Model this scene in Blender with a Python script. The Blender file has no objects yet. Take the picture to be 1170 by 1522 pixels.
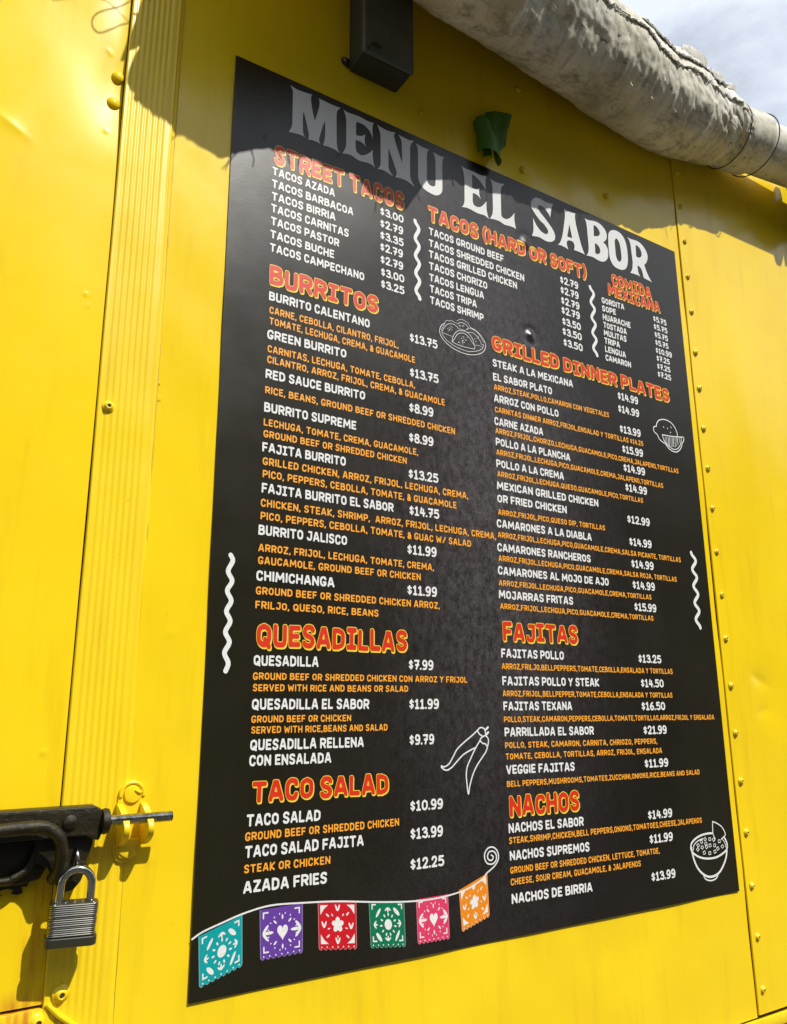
import bpy, bmesh, math, random
import numpy as np
from mathutils import Vector, Matrix
from mathutils.geometry import tessellate_polygon
random.seed(7)
SC = bpy.context.scene
COL = SC.collection
Z0 = 2.45                      # height of the menu's top edge above the ground (metres)
def W(x, z, h=0.0):            # x along the wall, z relative to the menu's top edge, h = distance out from the wall
    return Vector((x, -h, z + Z0))

# ------------------------------------------------------------------ camera
cam = bpy.data.cameras.new('camera'); camo = bpy.data.objects.new('camera', cam); COL.objects.link(camo)
cam.sensor_fit = 'HORIZONTAL'; cam.sensor_width = 36.0; cam.lens = 36.0*1177.194/1170.0
cam.clip_start = 0.02; cam.clip_end = 5000
R = Matrix(((0.8439685517311173, -0.1236658567676552, -0.5219423718752887),
            (-0.5363621706176637, -0.20494124513649567, -0.8187274931087944),
            (-0.005718882687083935, 0.9709304001378393, -0.23929365321501278)))
camo.matrix_world = Matrix.Translation((-0.33672467, -0.9635533, Z0-0.95267047)) @ R.to_4x4()
SC.camera = camo

# ------------------------------------------------------------------ light
SUN = Vector((0.40, -1.0, 1.30)).normalized()       # direction towards the sun
sun_el = math.asin(SUN.z); sun_az = math.atan2(SUN.x, SUN.y)
world = bpy.data.worlds.new('World'); SC.world = world; world.use_nodes = True
nt = world.node_tree; nt.nodes.clear()
def N(t, ty, **kw):
    n = t.nodes.new(ty)
    for k, v in kw.items():
        if k in n.inputs: n.inputs[k].default_value = v
        else: setattr(n, k, v)
    return n
sky = N(nt, 'ShaderNodeTexSky'); sky.sky_type = 'NISHITA'; sky.sun_disc = False
sky.sun_elevation = sun_el; sky.sun_rotation = sun_az
tc = N(nt, 'ShaderNodeTexCoord')
mp = N(nt, 'ShaderNodeMapping'); mp.inputs['Scale'].default_value = (1.0, 1.0, 2.2); mp.inputs['Location'].default_value = (0.35, 0.1, 0.2)
nz = N(nt, 'ShaderNodeTexNoise', Scale=4.2, Detail=9.0, Roughness=0.55)
rp = N(nt, 'ShaderNodeValToRGB'); rp.color_ramp.elements[0].position = 0.36; rp.color_ramp.elements[1].position = 0.56
rp.color_ramp.elements[0].color = (0.50,)*3+(1,); rp.color_ramp.elements[1].color = (0.95,)*3+(1,)
mx = N(nt, 'ShaderNodeMix'); mx.data_type = 'RGBA'
SKYK = 0.085
mx.inputs['B'].default_value = (0.90/SKYK, 0.97/SKYK, 1.08/SKYK, 1)      # sunlit cloud
bg = N(nt, 'ShaderNodeBackground', Strength=SKYK); wo = N(nt, 'ShaderNodeOutputWorld')
nt.links.new(tc.outputs['Generated'], mp.inputs['Vector']); nt.links.new(mp.outputs['Vector'], nz.inputs['Vector'])
nt.links.new(nz.outputs['Fac'], rp.inputs['Fac']); nt.links.new(rp.outputs['Color'], mx.inputs['Factor'])
nt.links.new(sky.outputs['Color'], mx.inputs['A']); nt.links.new(mx.outputs['Result'], bg.inputs['Color'])
nt.links.new(bg.outputs['Background'], wo.inputs['Surface'])
sl = bpy.data.lights.new('sun', 'SUN'); sl.energy = 4.7; sl.angle = math.radians(0.53); sl.color = (1.0, 0.955, 0.88)
so = bpy.data.objects.new('sun', sl); COL.objects.link(so)
so.rotation_euler = SUN.to_track_quat('Z', 'Y').to_euler(); so.location = (2, -5, 8)
SC.view_settings.view_transform = 'Standard'; SC.view_settings.look = 'None'
SC.view_settings.exposure = 0.05; SC.view_settings.gamma = 1.0; SC.view_settings.use_curve_mapping = False

# ------------------------------------------------------------------ materials
def mat(name, color, rough=0.5, metal=0.0, spec=0.5, coat=0.0):
    m = bpy.data.materials.new(name); m.use_nodes = True
    b = m.node_tree.nodes['Principled BSDF']
    b.inputs['Base Color'].default_value = (*color, 1); b.inputs['Roughness'].default_value = rough
    b.inputs['Metallic'].default_value = metal; b.inputs['Specular IOR Level'].default_value = spec
    b.inputs['Coat Weight'].default_value = coat
    return m
def coords(t, scale=(1,1,1)):
    g = N(t, 'ShaderNodeNewGeometry'); m_ = N(t, 'ShaderNodeMapping'); m_.inputs['Scale'].default_value = scale
    t.links.new(g.outputs['Position'], m_.inputs['Vector']); return m_.outputs['Vector']
def noise(t, vec, scale, detail=3.0, rough=0.5):
    n = N(t, 'ShaderNodeTexNoise', Scale=scale, Detail=detail, Roughness=rough); t.links.new(vec, n.inputs['Vector']); return n.outputs['Fac']
def ramp(t, fac, stops):
    r = N(t, 'ShaderNodeValToRGB'); cr = r.color_ramp
    while len(cr.elements) < len(stops): cr.elements.new(0.5)
    for e, (p, c) in zip(cr.elements, stops):
        e.position = p; e.color = (*c, 1) if len(c) == 3 else c
    t.links.new(fac, r.inputs['Fac']); return r.outputs['Color']
def mixc(t, fac, a, b, mode='MIX'):
    m_ = N(t, 'ShaderNodeMix'); m_.data_type = 'RGBA'; m_.blend_type = mode
    for s, v in (('Factor', fac), ('A', a), ('B', b)):
        if isinstance(v, (int, float)): m_.inputs[s].default_value = v
        elif isinstance(v, tuple): m_.inputs[s].default_value = (*v, 1) if len(v) == 3 else v
        else: t.links.new(v, m_.inputs[s])
    return m_.outputs['Result']
def bump(t, h, strength, dist, prev=None):
    b = N(t, 'ShaderNodeBump', Strength=strength, Distance=dist); t.links.new(h, b.inputs['Height'])
    if prev is not None: t.links.new(prev, b.inputs['Normal'])
    return b.outputs['Normal']
def P_(m): return m.node_tree.nodes['Principled BSDF']

def yellow(name, rust=False, rough=0.30):
    m = mat(name, (0.78, 0.50, 0.004), rough); t = m.node_tree; b = P_(m)
    v = coords(t)
    c = ramp(t, noise(t, v, 3.2, 5, 0.6), [(0.30, (0.82, 0.565, 0.008)), (0.70, (0.90, 0.645, 0.012))])
    vs = coords(t, (1, 1, 0.12))
    c = mixc(t, ramp(t, noise(t, vs, 26, 5, 0.65), [(0.54, (0, 0, 0)), (0.78, (0.42,)*3)]), c, (0.60, 0.36, 0.008))
    sp = noise(t, coords(t), 170, 2, 0.5)
    c = mixc(t, ramp(t, sp, [(0.74, (0, 0, 0)), (0.80, (0.5,)*3)]), c, (0.38, 0.24, 0.02))
    if rust:
        g = N(t, 'ShaderNodeNewGeometry'); s = N(t, 'ShaderNodeSeparateXYZ'); t.links.new(g.outputs['Position'], s.inputs[0])
        def band(o, a0, a1, b0, b1):
            r1 = N(t, 'ShaderNodeMapRange'); r1.interpolation_type = 'SMOOTHSTEP'
            r1.inputs['From Min'].default_value = a0; r1.inputs['From Max'].default_value = a1; t.links.new(o, r1.inputs['Value'])
            r2 = N(t, 'ShaderNodeMapRange'); r2.interpolation_type = 'SMOOTHSTEP'
            r2.inputs['From Min'].default_value = b1; r2.inputs['From Max'].default_value = b0; t.links.new(o, r2.inputs['Value'])
            k = N(t, 'ShaderNodeMath', operation='MULTIPLY'); t.links.new(r1.outputs[0], k.inputs[0]); t.links.new(r2.outputs[0], k.inputs[1]); return k.outputs[0]
        def mul(a_, b_):
            k = N(t, 'ShaderNodeMath', operation='MULTIPLY'); t.links.new(a_, k.inputs[0])
            if isinstance(b_, float): k.inputs[1].default_value = b_
            else: t.links.new(b_, k.inputs[1])
            return k.outputs[0]
        def streak(x0, x1, z0, z1, k0):
            f = mul(band(s.outputs['X'], x0-0.012, x0+0.002, x1-0.002, x1+0.012), band(s.outputs['Z'], Z0+z0-0.05, Z0+z0+0.03, Z0+z1-0.01, Z0+z1+0.012))
            nn = noise(t, coords(t, (1, 1, 0.10)), 90, 5, 0.7)
            rr = N(t, 'ShaderNodeMapRange'); rr.inputs['From Min'].default_value = 0.40; rr.inputs['From Max'].default_value = 0.62; t.links.new(nn, rr.inputs['Value'])
            return mul(mul(f, rr.outputs[0]), k0)
        c = mixc(t, streak(-0.175, -0.158, -1.215, -1.13, 0.75), c, (0.62, 0.20, 0.015))
        c = mixc(t, streak(-0.21, -0.158, -1.262, -1.236, 0.8), c, (0.50, 0.17, 0.02))
        c = mixc(t, streak(-0.178, -0.172, -1.33, -1.25, 0.8), c, (0.40, 0.13, 0.02))
    t.links.new(c, b.inputs['Base Color'])
    rr = ramp(t, noise(t, v, 9, 4, 0.6), [(0.3, (rough*0.8,)*3), (0.75, (rough*1.5,)*3)])
    t.links.new(rr, b.inputs['Roughness'])
    n1 = bump(t, noise(t, v, 420, 2, 0.5), 0.10, 0.0006)
    n2 = bump(t, noise(t, v, 5.0, 2, 0.4), 0.30, 0.006, n1)
    n3 = bump(t, noise(t, coords(t, (1, 1, 0.5)), 38, 3, 0.5), 0.12, 0.001, n2)
    t.links.new(n3, b.inputs['Normal'])
    return m
M = {}
M['wall'] = yellow('yellow_gloss_paint', rough=0.17)
M['door'] = yellow('yellow_door_paint', rust=True, rough=0.27); P_(M['door']).inputs['Specular IOR Level'].default_value = 0.16
M['trim'] = yellow('yellow_trim_paint', rough=0.32)
M['paint_bright'] = yellow('yellow_hardware_paint', rough=0.30)

def print_ink(name, color, rough=0.42, spec=0.5, grain=0.12):
    m = mat(name, color, rough, spec=spec); t = m.node_tree; b = P_(m); v = coords(t)
    d = tuple(x*(1-grain) for x in color)
    t.links.new(ramp(t, noise(t, v, 260, 3, 0.6), [(0.35, d), (0.65, color)]), b.inputs['Base Color'])
    t.links.new(bump(t, noise(t, v, 9, 3, 0.5), 0.12, 0.004), b.inputs['Normal'])
    return m
def board():
    m = mat('black_printed_vinyl', (0.02, 0.018, 0.018), 0.42); t = m.node_tree; b = P_(m); v = coords(t)
    big = noise(t, v, 4.5, 5, 0.62); fine = noise(t, v, 330, 3, 0.7); med = noise(t, coords(t, (1, 1, 0.6)), 120, 8, 0.8)
    base = ramp(t, big, [(0.32, (0.0035, 0.0028, 0.0020)), (0.55, (0.0070, 0.0057, 0.0045)), (0.75, (0.014, 0.012, 0.011))])
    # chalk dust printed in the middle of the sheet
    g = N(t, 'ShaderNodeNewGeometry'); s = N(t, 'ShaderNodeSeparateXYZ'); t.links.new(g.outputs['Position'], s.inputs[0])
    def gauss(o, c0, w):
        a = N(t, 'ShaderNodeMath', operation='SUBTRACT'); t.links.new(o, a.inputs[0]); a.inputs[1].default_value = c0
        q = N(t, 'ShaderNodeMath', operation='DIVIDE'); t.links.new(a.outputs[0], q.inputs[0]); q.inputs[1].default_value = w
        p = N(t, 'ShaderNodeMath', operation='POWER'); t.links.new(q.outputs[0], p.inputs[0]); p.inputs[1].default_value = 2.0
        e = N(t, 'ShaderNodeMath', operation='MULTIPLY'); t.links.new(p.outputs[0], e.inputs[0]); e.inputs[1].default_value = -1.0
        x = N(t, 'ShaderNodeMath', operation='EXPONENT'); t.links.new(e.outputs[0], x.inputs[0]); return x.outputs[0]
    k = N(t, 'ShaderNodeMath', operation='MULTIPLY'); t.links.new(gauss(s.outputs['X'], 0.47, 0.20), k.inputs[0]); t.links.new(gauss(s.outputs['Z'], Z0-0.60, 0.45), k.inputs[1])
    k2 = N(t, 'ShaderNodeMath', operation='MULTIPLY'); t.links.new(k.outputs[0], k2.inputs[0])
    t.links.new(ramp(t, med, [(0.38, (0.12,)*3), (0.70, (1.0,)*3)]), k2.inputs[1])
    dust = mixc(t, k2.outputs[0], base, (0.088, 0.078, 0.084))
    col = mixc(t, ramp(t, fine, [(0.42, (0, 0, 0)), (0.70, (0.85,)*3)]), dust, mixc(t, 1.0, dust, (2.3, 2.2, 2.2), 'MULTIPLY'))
    # yellow wall's glow painted in as an olive tint towards left and right edges
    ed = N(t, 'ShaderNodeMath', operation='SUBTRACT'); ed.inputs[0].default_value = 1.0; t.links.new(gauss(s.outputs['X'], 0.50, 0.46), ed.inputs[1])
    glow_k = N(t, 'ShaderNodeMath', operation='MULTIPLY'); glow_k.use_clamp = True; t.links.new(ed.outputs[0], glow_k.inputs[0]); glow_k.inputs[1].default_value = 0.8
    col = mixc(t, glow_k.outputs[0], col, (0.015, 0.0122, 0.0003))
    t.links.new(col, b.inputs['Base Color'])
    t.links.new(ramp(t, noise(t, v, 7, 4, 0.6), [(0.3, (0.27,)*3), (0.7, (0.35,)*3)]), b.inputs['Roughness'])
    n1 = bump(t, fine, 0.10, 0.0006); n2 = bump(t, noise(t, v, 9, 3, 0.5), 0.12, 0.004, n1)
    t.links.new(n2, b.inputs['Normal'])
    return m
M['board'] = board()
M['board_edge'] = mat('board_core', (0.03, 0.03, 0.03), 0.5)
M['white_ink'] = print_ink('white_ink', (0.78, 0.78, 0.76))
M['title_ink'] = print_ink('title_white_ink', (0.70, 0.71, 0.70))
M['orange_ink'] = print_ink('orange_ink', (0.92, 0.38, 0.030))
M['red_ink'] = print_ink('red_ink', (0.66, 0.028, 0.006))
M['yellow_ink'] = print_ink('yellow_outline_ink', (0.90, 0.66, 0.05))
for k, c in dict(teal=(0.0, 0.33, 0.34), purple=(0.13, 0.045, 0.33), red=(0.58, 0.006, 0.016), green=(0.0, 0.17, 0.075), pink=(0.70, 0.045, 0.13), orange=(0.80, 0.25, 0.008)).items():
    M['flag_'+k] = print_ink('flag_%s_ink' % k, c)
    M['flagrim_'+k] = print_ink('flag_rim_%s_ink' % k, tuple(x*0.7+0.14 for x in c))

# ------------------------------------------------------------------ scene-graph helpers
def link(name, me, m, parent=None, label=None, smooth=False):
    o = bpy.data.objects.new(name, me); COL.objects.link(o)
    if m is not None and not me.materials: me.materials.append(m)
    if parent is not None: o.parent = parent
    if label: o['label'] = label
    if smooth: me.shade_smooth()
    return o
def thing(name, label, cat, loc=(0, 0, 0), group=None):
    o = bpy.data.objects.new(name, None); COL.objects.link(o); o.location = loc
    o.empty_display_size = 0.05
    o['label'] = label; o['category'] = cat
    if group: o['group'] = group
    return o
def world_child(o, parent):     # geometry is written in world coordinates; keep it there under an offset parent
    o.parent = parent; o.matrix_parent_inverse = Matrix.Translation(-parent.location)
    return o
def me_from(name, verts, faces):
    me = bpy.data.meshes.new(name); me.from_pydata([tuple(v) for v in verts], [], faces); me.update(); return me
def me_fast(name, V, loops, sizes):
    me = bpy.data.meshes.new(name)
    me.vertices.add(len(V)); me.vertices.foreach_set('co', np.asarray(V, np.float32).ravel())
    me.loops.add(len(loops)); me.loops.foreach_set('vertex_index', np.asarray(loops, np.int32))
    sizes = np.asarray(sizes, np.int32); st = np.concatenate(([0], np.cumsum(sizes)[:-1])).astype(np.int32)
    me.polygons.add(len(sizes)); me.polygons.foreach_set('loop_start', st)
    try: me.polygons.foreach_set('loop_total', sizes)
    except Exception: pass
    me.update(calc_edges=True); return me
def bm_box(bm, x0, x1, y0, y1, z0, z1):
    vs = [bm.verts.new(p) for p in ((x0,y0,z0),(x1,y0,z0),(x1,y1,z0),(x0,y1,z0),(x0,y0,z1),(x1,y0,z1),(x1,y1,z1),(x0,y1,z1))]
    for f in ((0,3,2,1),(4,5,6,7),(0,1,5,4),(1,2,6,5),(2,3,7,6),(3,0,4,7)): bm.faces.new([vs[i] for i in f])
    return vs
def bm_done(name, bm, m, parent=None, bevel=0.0, segs=2, label=None, smooth=True):
    if bevel > 0:
        bmesh.ops.bevel(bm, geom=list(bm.edges), offset=bevel, segments=segs, affect='EDGES', profile=0.5, clamp_overlap=True)
    bmesh.ops.recalc_face_normals(bm, faces=list(bm.faces))
    me = bpy.data.meshes.new(name); bm.to_mesh(me); bm.free()
    o = link(name, me, m, None, label)
    if smooth:
        me.shade_smooth()
        try: me.set_sharp_from_angle(angle=math.radians(38))
        except Exception: pass
    if parent is not None: world_child(o, parent)
    return o
def box(name, m, x0, x1, h0, h1, z0, z1, parent=None, bevel=0.0, label=None, segs=2):
    bm = bmesh.new(); bm_box(bm, x0, x1, -h1, -h0, z0+Z0, z1+Z0)
    return bm_done(name, bm, m, parent, bevel, segs, label)
def catmull(pts, n=6, closed=False):
    P = [Vector(p) for p in pts]; out = []
    k = len(P)
    rng = range(k) if closed else range(k-1)
    for i in rng:
        p1, p2 = P[i], P[(i+1) % k]
        p0 = P[i-1] if (i > 0 or closed) else p1*2-p2
        p3 = P[(i+2) % k] if (i+2 < k or closed) else p2*2-p1
        for j in range(n):
            u = j/n
            out.append(0.5*((2*p1)+(p2-p0)*u+(2*p0-5*p1+4*p2-p3)*u*u+(3*p1-p0-3*p2+p3)*u**3))
    if not closed: out.append(P[-1])
    return out
def bm_tube(bm, pts, r, seg=10, cap=True):
    pts = [Vector(p) for p in pts]; rings = []
    up = None
    for i, p in enumerate(pts):
        t = (pts[min(i+1, len(pts)-1)]-pts[max(i-1, 0)]).normalized()
        if up is None: up = Vector((0, 0, 1)) if abs(t.z) < 0.9 else Vector((1, 0, 0))
        a = (up-t*up.dot(t)).normalized(); b = t.cross(a); up = a
        rr = r[i] if isinstance(r, (list, tuple)) else r
        rings.append([bm.verts.new(p+(a*math.cos(2*math.pi*k/seg)+b*math.sin(2*math.pi*k/seg))*rr) for k in range(seg)])
    for A, B in zip(rings, rings[1:]):
        for k in range(seg): bm.faces.new((A[k], A[(k+1) % seg], B[(k+1) % seg], B[k]))
    if cap: bm.faces.new(rings[0][::-1]); bm.faces.new(rings[-1])
def bm_lathe(bm, prof, origin, axis=Vector((0, -1, 0)), seg=20):   # prof = [(radius, height along axis)]
    axis = axis.normalized(); a = Vector((1, 0, 0)) if abs(axis.x) < 0.9 else Vector((0, 0, 1))
    a = (a-axis*a.dot(axis)).normalized(); b = axis.cross(a); rings = []
    for r, h in prof:
        if r < 1e-7: rings.append([bm.verts.new(origin+axis*h)])
        else: rings.append([bm.verts.new(origin+axis*h+(a*math.cos(2*math.pi*k/seg)+b*math.sin(2*math.pi*k/seg))*r) for k in range(seg)])
    for A, B in zip(rings, rings[1:]):
        for k in range(seg):
            q = [A[k % len(A)], A[(k+1) % len(A)], B[(k+1) % len(B)], B[k % len(B)]]
            u = [];
            for v in q:
                if v not in u: u.append(v)
            if len(u) > 2: bm.faces.new(u)
def bm_prism(bm, poly, h0, h1):       # polygon in (x, z) extruded outwards from the wall
    A = [bm.verts.new(W(x, z, h0)) for x, z in poly]; B = [bm.verts.new(W(x, z, h1)) for x, z in poly]
    n = len(poly)
    for i in range(n): bm.faces.new((A[i], A[(i+1) % n], B[(i+1) % n], B[i]))
    for V in (A, B):
        for tri in tessellate_polygon([[v.co for v in V]]): bm.faces.new([V[i] for i in tri])
# ================================================================== GROUND
bm = bmesh.new()
bmesh.ops.create_grid(bm, x_segments=2, y_segments=2, size=400)
m = mat('asphalt', (0.06, 0.058, 0.055), 0.9); t = m.node_tree
t.links.new(ramp(t, noise(t, coords(t), 40, 6, 0.7), [(0.3, (0.035, 0.034, 0.032)), (0.7, (0.085, 0.082, 0.078))]), P_(m).inputs['Base Color'])
t.links.new(bump(t, noise(t, coords(t), 120, 4, 0.7), 0.5, 0.01), P_(m).inputs['Normal'])
g = bm_done('ground', bm, m, smooth=False); g['kind'] = 'structure'
# trees added out of view behind the camera to block sky light and darken reflections
rt = random.Random(21); V, Q = [], []
for k in range(26):
    cx = -24+2.1*k+rt.uniform(-.6, .6); cy = -12+rt.uniform(-1.2, 1.2); hh = rt.uniform(8.0, 10.5); rr_ = rt.uniform(1.8, 2.6)
    for i in range(1900):
        a, b, c_ = rt.uniform(0, 6.283), rt.uniform(-1, 1), rt.random()**0.4
        q_ = math.sqrt(1-b*b); s_ = rt.uniform(.12, .28)
        p = Vector((cx+rr_*c_*q_*math.cos(a), cy+rr_*c_*q_*math.sin(a), hh*.52+hh*.48*c_*b)); d1 = Vector((rt.gauss(0, 1), rt.gauss(0, 1), rt.gauss(0, 1))).normalized(); d2 = d1.orthogonal().normalized()
        n_ = len(V); V += [p-d1*s_, p+d2*s_*.6, p+d1*s_, p-d2*s_*.6]; Q.append((n_, n_+1, n_+2, n_+3))
mt = mat('added_tree_leaves', (0.045, 0.075, 0.02), 0.6)
tr = link('added_tree_row', me_from('added_tree_row', V, Q), mt); tr['kind'] = 'stuff'; tr['label'] = 'added unseen row of dense green trees blocking sky light across the lot from the trailer'; tr['category'] = 'trees'

# ================================================================== FOOD TRAILER
trailer = thing('food_trailer', 'bright yellow sheet-metal food trailer wall behind the black menu', 'food trailer', (0, 0, 0))
def sheet(name, m, x0, x1, z0, z1, h0, fn=None, nx=2, nz=2, thick=0.0015, label=None, top_round=0.0):
    X = np.linspace(x0, x1, nx); Zs = np.linspace(z0, z1, nz); gx, gz = np.meshgrid(X, Zs)
    H = np.full_like(gx, h0) if fn is None else h0+fn(gx, gz)
    n = nx*nz
    F = np.stack([gx, -H, gz+Z0], -1).reshape(-1, 3)
    idx = np.arange(n).reshape(nz, nx)
    q = np.stack([idx[:-1, :-1], idx[:-1, 1:], idx[1:, 1:], idx[1:, :-1]], -1).reshape(-1, 4)
    # rim: skirts going back by 'thick' so that the sheet has an edge
    ring = np.concatenate([idx[0, :], idx[1:, -1], idx[-1, -2::-1], idx[-2:0:-1, 0]])
    Bk = F[ring].copy(); Bk[:, 1] += thick
    k = len(ring); j = np.arange(k); jn = (j+1) % k
    s = np.stack([ring[j], n+j, n+jn, ring[jn]], -1)
    V = np.concatenate([F, Bk]); Q = np.concatenate([q, s])
    me = me_fast(name, V, Q.ravel(), np.full(len(Q), 4))
    o = link(name, me, m, trailer, label); me.shade_smooth()
    try: me.set_sharp_from_angle(angle=math.radians(35))
    except Exception: pass
    return o
def g2(gx, gz, cx, cz, sx, sz, a, rot=0.0):
    c, s = math.cos(rot), math.sin(rot); dx, dz = gx-cx, gz-cz
    u, v = (dx*c+dz*s)/sx, (-dx*s+dz*c)/sz
    return a*np.exp(-(u*u+v*v))
def crease(gx, gz, cx, cz, sx, sz, a, rot=0.0):
    c, s = math.cos(rot), math.sin(rot); dx, dz = gx-cx, gz-cz
    u, v = (dx*c+dz*s)/sx, (-dx*s+dz*c)/sz
    return a*np.exp(-np.abs(v)*1.2)*np.exp(-u*u)
def main_fn(gx, gz):
    h = g2(gx, gz, 0.0, -0.9, 0.3, 0.3, 0.0012)+g2(gx, gz, 0.5, 0.1, 0.3, 0.1, -0.0015)
    h += g2(gx, gz, -0.044, -0.864, 0.004, 0.004, 0.0011)+g2(gx, gz, -0.052, -1.118, 0.004, 0.003, 0.0011)
    h += g2(gx, gz, 0.572, 0.034, 0.03, 0.03, -0.0018)+g2(gx, gz, 0.80, 0.065, 0.03, 0.03, -0.0018)+g2(gx, gz, 0.571, 0.213, 0.03, 0.03, -0.0015)
    h += 0.0010*np.sin(gx*19+1.3*np.sin(gz*7))*np.cos(gz*11+gx*5)+0.0005*np.sin(gx*37+gz*13)*np.cos(gz*23+2)
    h += g2(gx, gz, 0.25, -1.36, 0.10, 0.03, 0.0012)+g2(gx, gz, 0.7, -1.32, 0.12, 0.05, -0.0014)
    return h
sheet('side_panel', M['wall'], -0.083, 1.019, -1.478, 0.44, 0.0, main_fn, 280, 420)
def right_fn(gx, gz):
    h = 0.0009*np.sin(gx*16)*np.cos(gz*9+gx*3)
    h += crease(gx, gz, 1.135, -0.905, 0.030, 0.012, -0.0035, -0.35)+crease(gx, gz, 1.135, -0.965, 0.022, 0.010, -0.0025, 0.2)
    h += g2(gx, gz, 1.16, -0.93, 0.05, 0.06, -0.003)+g2(gx, gz, 1.18, -0.3, 0.05, 0.4, 0.0012)
    h += g2(gx, gz, 1.062, -0.915, 0.002, 0.002, 0.0009)
    return h
sheet('side_panel', M['wall'], 1.0205, 1.72, -1.474, 0.44, 0.003, right_fn, 140, 300, 0.003)
def door_fn(gx, gz):
    h = g2(gx, gz, -0.158, -0.135, 0.036, 0.064, -0.0050)
    h += g2(gx, gz, -0.20, -0.09, 0.06, 0.16, -0.0022, 0.3)+g2(gx, gz, -0.163, 0.02, 0.02, 0.10, -0.003)
    h += crease(gx, gz, -0.285, -0.245, 0.022, 0.012, 0.0020, -0.5)+g2(gx, gz, -0.25, -0.5, 0.08, 0.3, 0.0020)
    for cx, cz, s, a in ((-0.178, -0.078, .0028, .0007), (-0.172, -0.205, .0026, .0010), (-0.1745, -0.082, .002, .0010), (-0.178, -0.448, .0024, .0012), (-0.174, -0.463, .0016, .001), (-0.176, -0.998, .003, .0012)):
        h += g2(gx, gz, cx, cz, s, s, a)
    h += 0.0006*np.sin(gx*23+gz*4)*np.cos(gz*8)
    return h
sheet('door', M['door'], -1.15, -0.1545, -1.247, 0.44, 0.0, door_fn, 520, 620, 0.010, label='yellow rear door with dents beside its two dome bolts')
# backing so nothing shows through the seams; roof, far side and ends of the box body
M['dark_gap'] = mat('dark_gap', (0.03, 0.022, 0.008), 0.8)
box('body_frame', M['dark_gap'], -1.2, 1.715, -0.06, -0.011, -1.47, 0.43, trailer)
body = mat('yellow_body_paint', (0.80, 0.53, 0.004), 0.35)
bm = bmesh.new()
bm_box(bm, -1.2, 1.72, 0.062, 2.1, Z0-1.75, Z0+0.44)
bm_done('body_shell', bm, body, trailer, 0.02)
bm = bmesh.new(); bm_tube(bm, [W(-1.2, 0.44, -0.02), W(1.72, 0.44, -0.02)], 0.022, 12); bm_done('roof_rail', bm, M['trim'], trailer)
bm = bmesh.new(); bm_tube(bm, [W(1.72, -1.75, -0.027), W(1.72, 0.44, -0.027)], 0.030, 16); bm_done('corner_post', bm, M['trim'], trailer)
# lower skirt
box('skirt_panel', M['wall'], -0.115, 1.72, -0.02, 0.001, -1.75, -1.482, trailer, 0.001)
box('skirt_rail', M['trim'], 0.30, 1.125, 0.001, 0.007, -1.498, -1.4795, trailer, 0.0018)
# sheet below the door with its cut corner, and the bent flange beside it
bm = bmesh.new(); bm_prism(bm, [(-1.15, -1.75), (-0.118, -1.75), (-0.118, -1.278), (-0.1525, -1.2505), (-1.15, -1.2505)], -0.008, 0.0035)
bm_done('sill_plate', bm, M['door'], trailer, 0.0006)
bm = bmesh.new(); bm_tube(bm, [W(-0.151, -1.246, 0.006), W(-0.139, -1.258, 0.007), W(-0.112, -1.279, 0.006), W(-0.09, -1.30, 0.003)], [0.0022, 0.003, 0.0028, 0.002], 8)
bm_done('bent_flange', bm, M['trim'], trailer)
# ribbed trim strip: an extruded profile
x0, x1 = -0.1535, -0.0812
prof = []
n = 150
for i in range(n+1):
    u = x0+(x1-x0)*i/n
    if u < x0+0.0012: h = 0.0045*math.sqrt(max(0.0, 1-((x0+0.0012-u)/0.0012)**2))+0.0003
    elif u < -0.0945:
        k = (u-(x0+0.004))/((-0.0965)-(x0+0.004)); h = 0.0048
        if 0 < k < 1: h -= 0.00075*(0.5-0.5*math.cos(k*7*2*math.pi))
    elif u < -0.0875: h = 0.0048-0.0010*math.sin(math.pi*(u+0.0945)/0.007)*0.35
    elif u < -0.0852: h = 0.0048-0.0026*(0.5-0.5*math.cos(math.pi*(u+0.0875)/0.0023))
    else: h = 0.0022-0.0014*(u+0.0852)/0.004
    prof.append((u, h))
nzs = 240; V = []; 
for j in range(nzs):
    z = -1.75+(0.44+1.75)*j/(nzs-1); wv = 0.0005*math.sin(z*6.1)+0.00025*math.sin(z*17+1)
    for (u, h) in prof: V.append((u+wv, -h-0.0003*math.sin(z*23+u*80), z+Z0))
k = len(prof); Q = [(j*k+i, j*k+i+1, (j+1)*k+i+1, (j+1)*k+i) for j in range(nzs-1) for i in range(k-1)]
me = me_from('ribbed_trim', V, Q); o = link('ribbed_trim', me, M['trim'], trailer, None, True)
box('trim_edge', M['dark_gap'], -0.1533, -0.0815, -0.010, -0.0005, -1.745, 0.43, trailer)
# cracked sealant bead along the trim's right edge
M['sealant'] = mat('old_sealant', (0.62, 0.40, 0.02), 0.55)
bm = bmesh.new(); rs = random.Random(3); pts = []; rad = []
for j in range(110):
    z = -1.45+1.88*j/109; pts.append(W(-0.0812+rs.uniform(-.0003, .0003), z, 0.0006)); rad.append((0.00035 if z < -0.75 else 0.0006)+rs.random()**3*(0.0002 if z < -0.75 else 0.0009))
bm_tube(bm, pts, rad, 6); bm_done('sealant_bead', bm, M['sealant'], trailer)
for cx, cz, r in ((-0.0795, -0.566, 0.0042), (-0.0792, -0.612, 0.0048), (-0.080, -0.545, 0.0024)):
    bm = bmesh.new(); bm_lathe(bm, [(r*1.0, 0), (r*0.9, 0.0007), (0, 0.0010)], W(cx, cz, 0), seg=14)
    o = bm_done('sealant_drip', bm, M['wall'], trailer)
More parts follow.
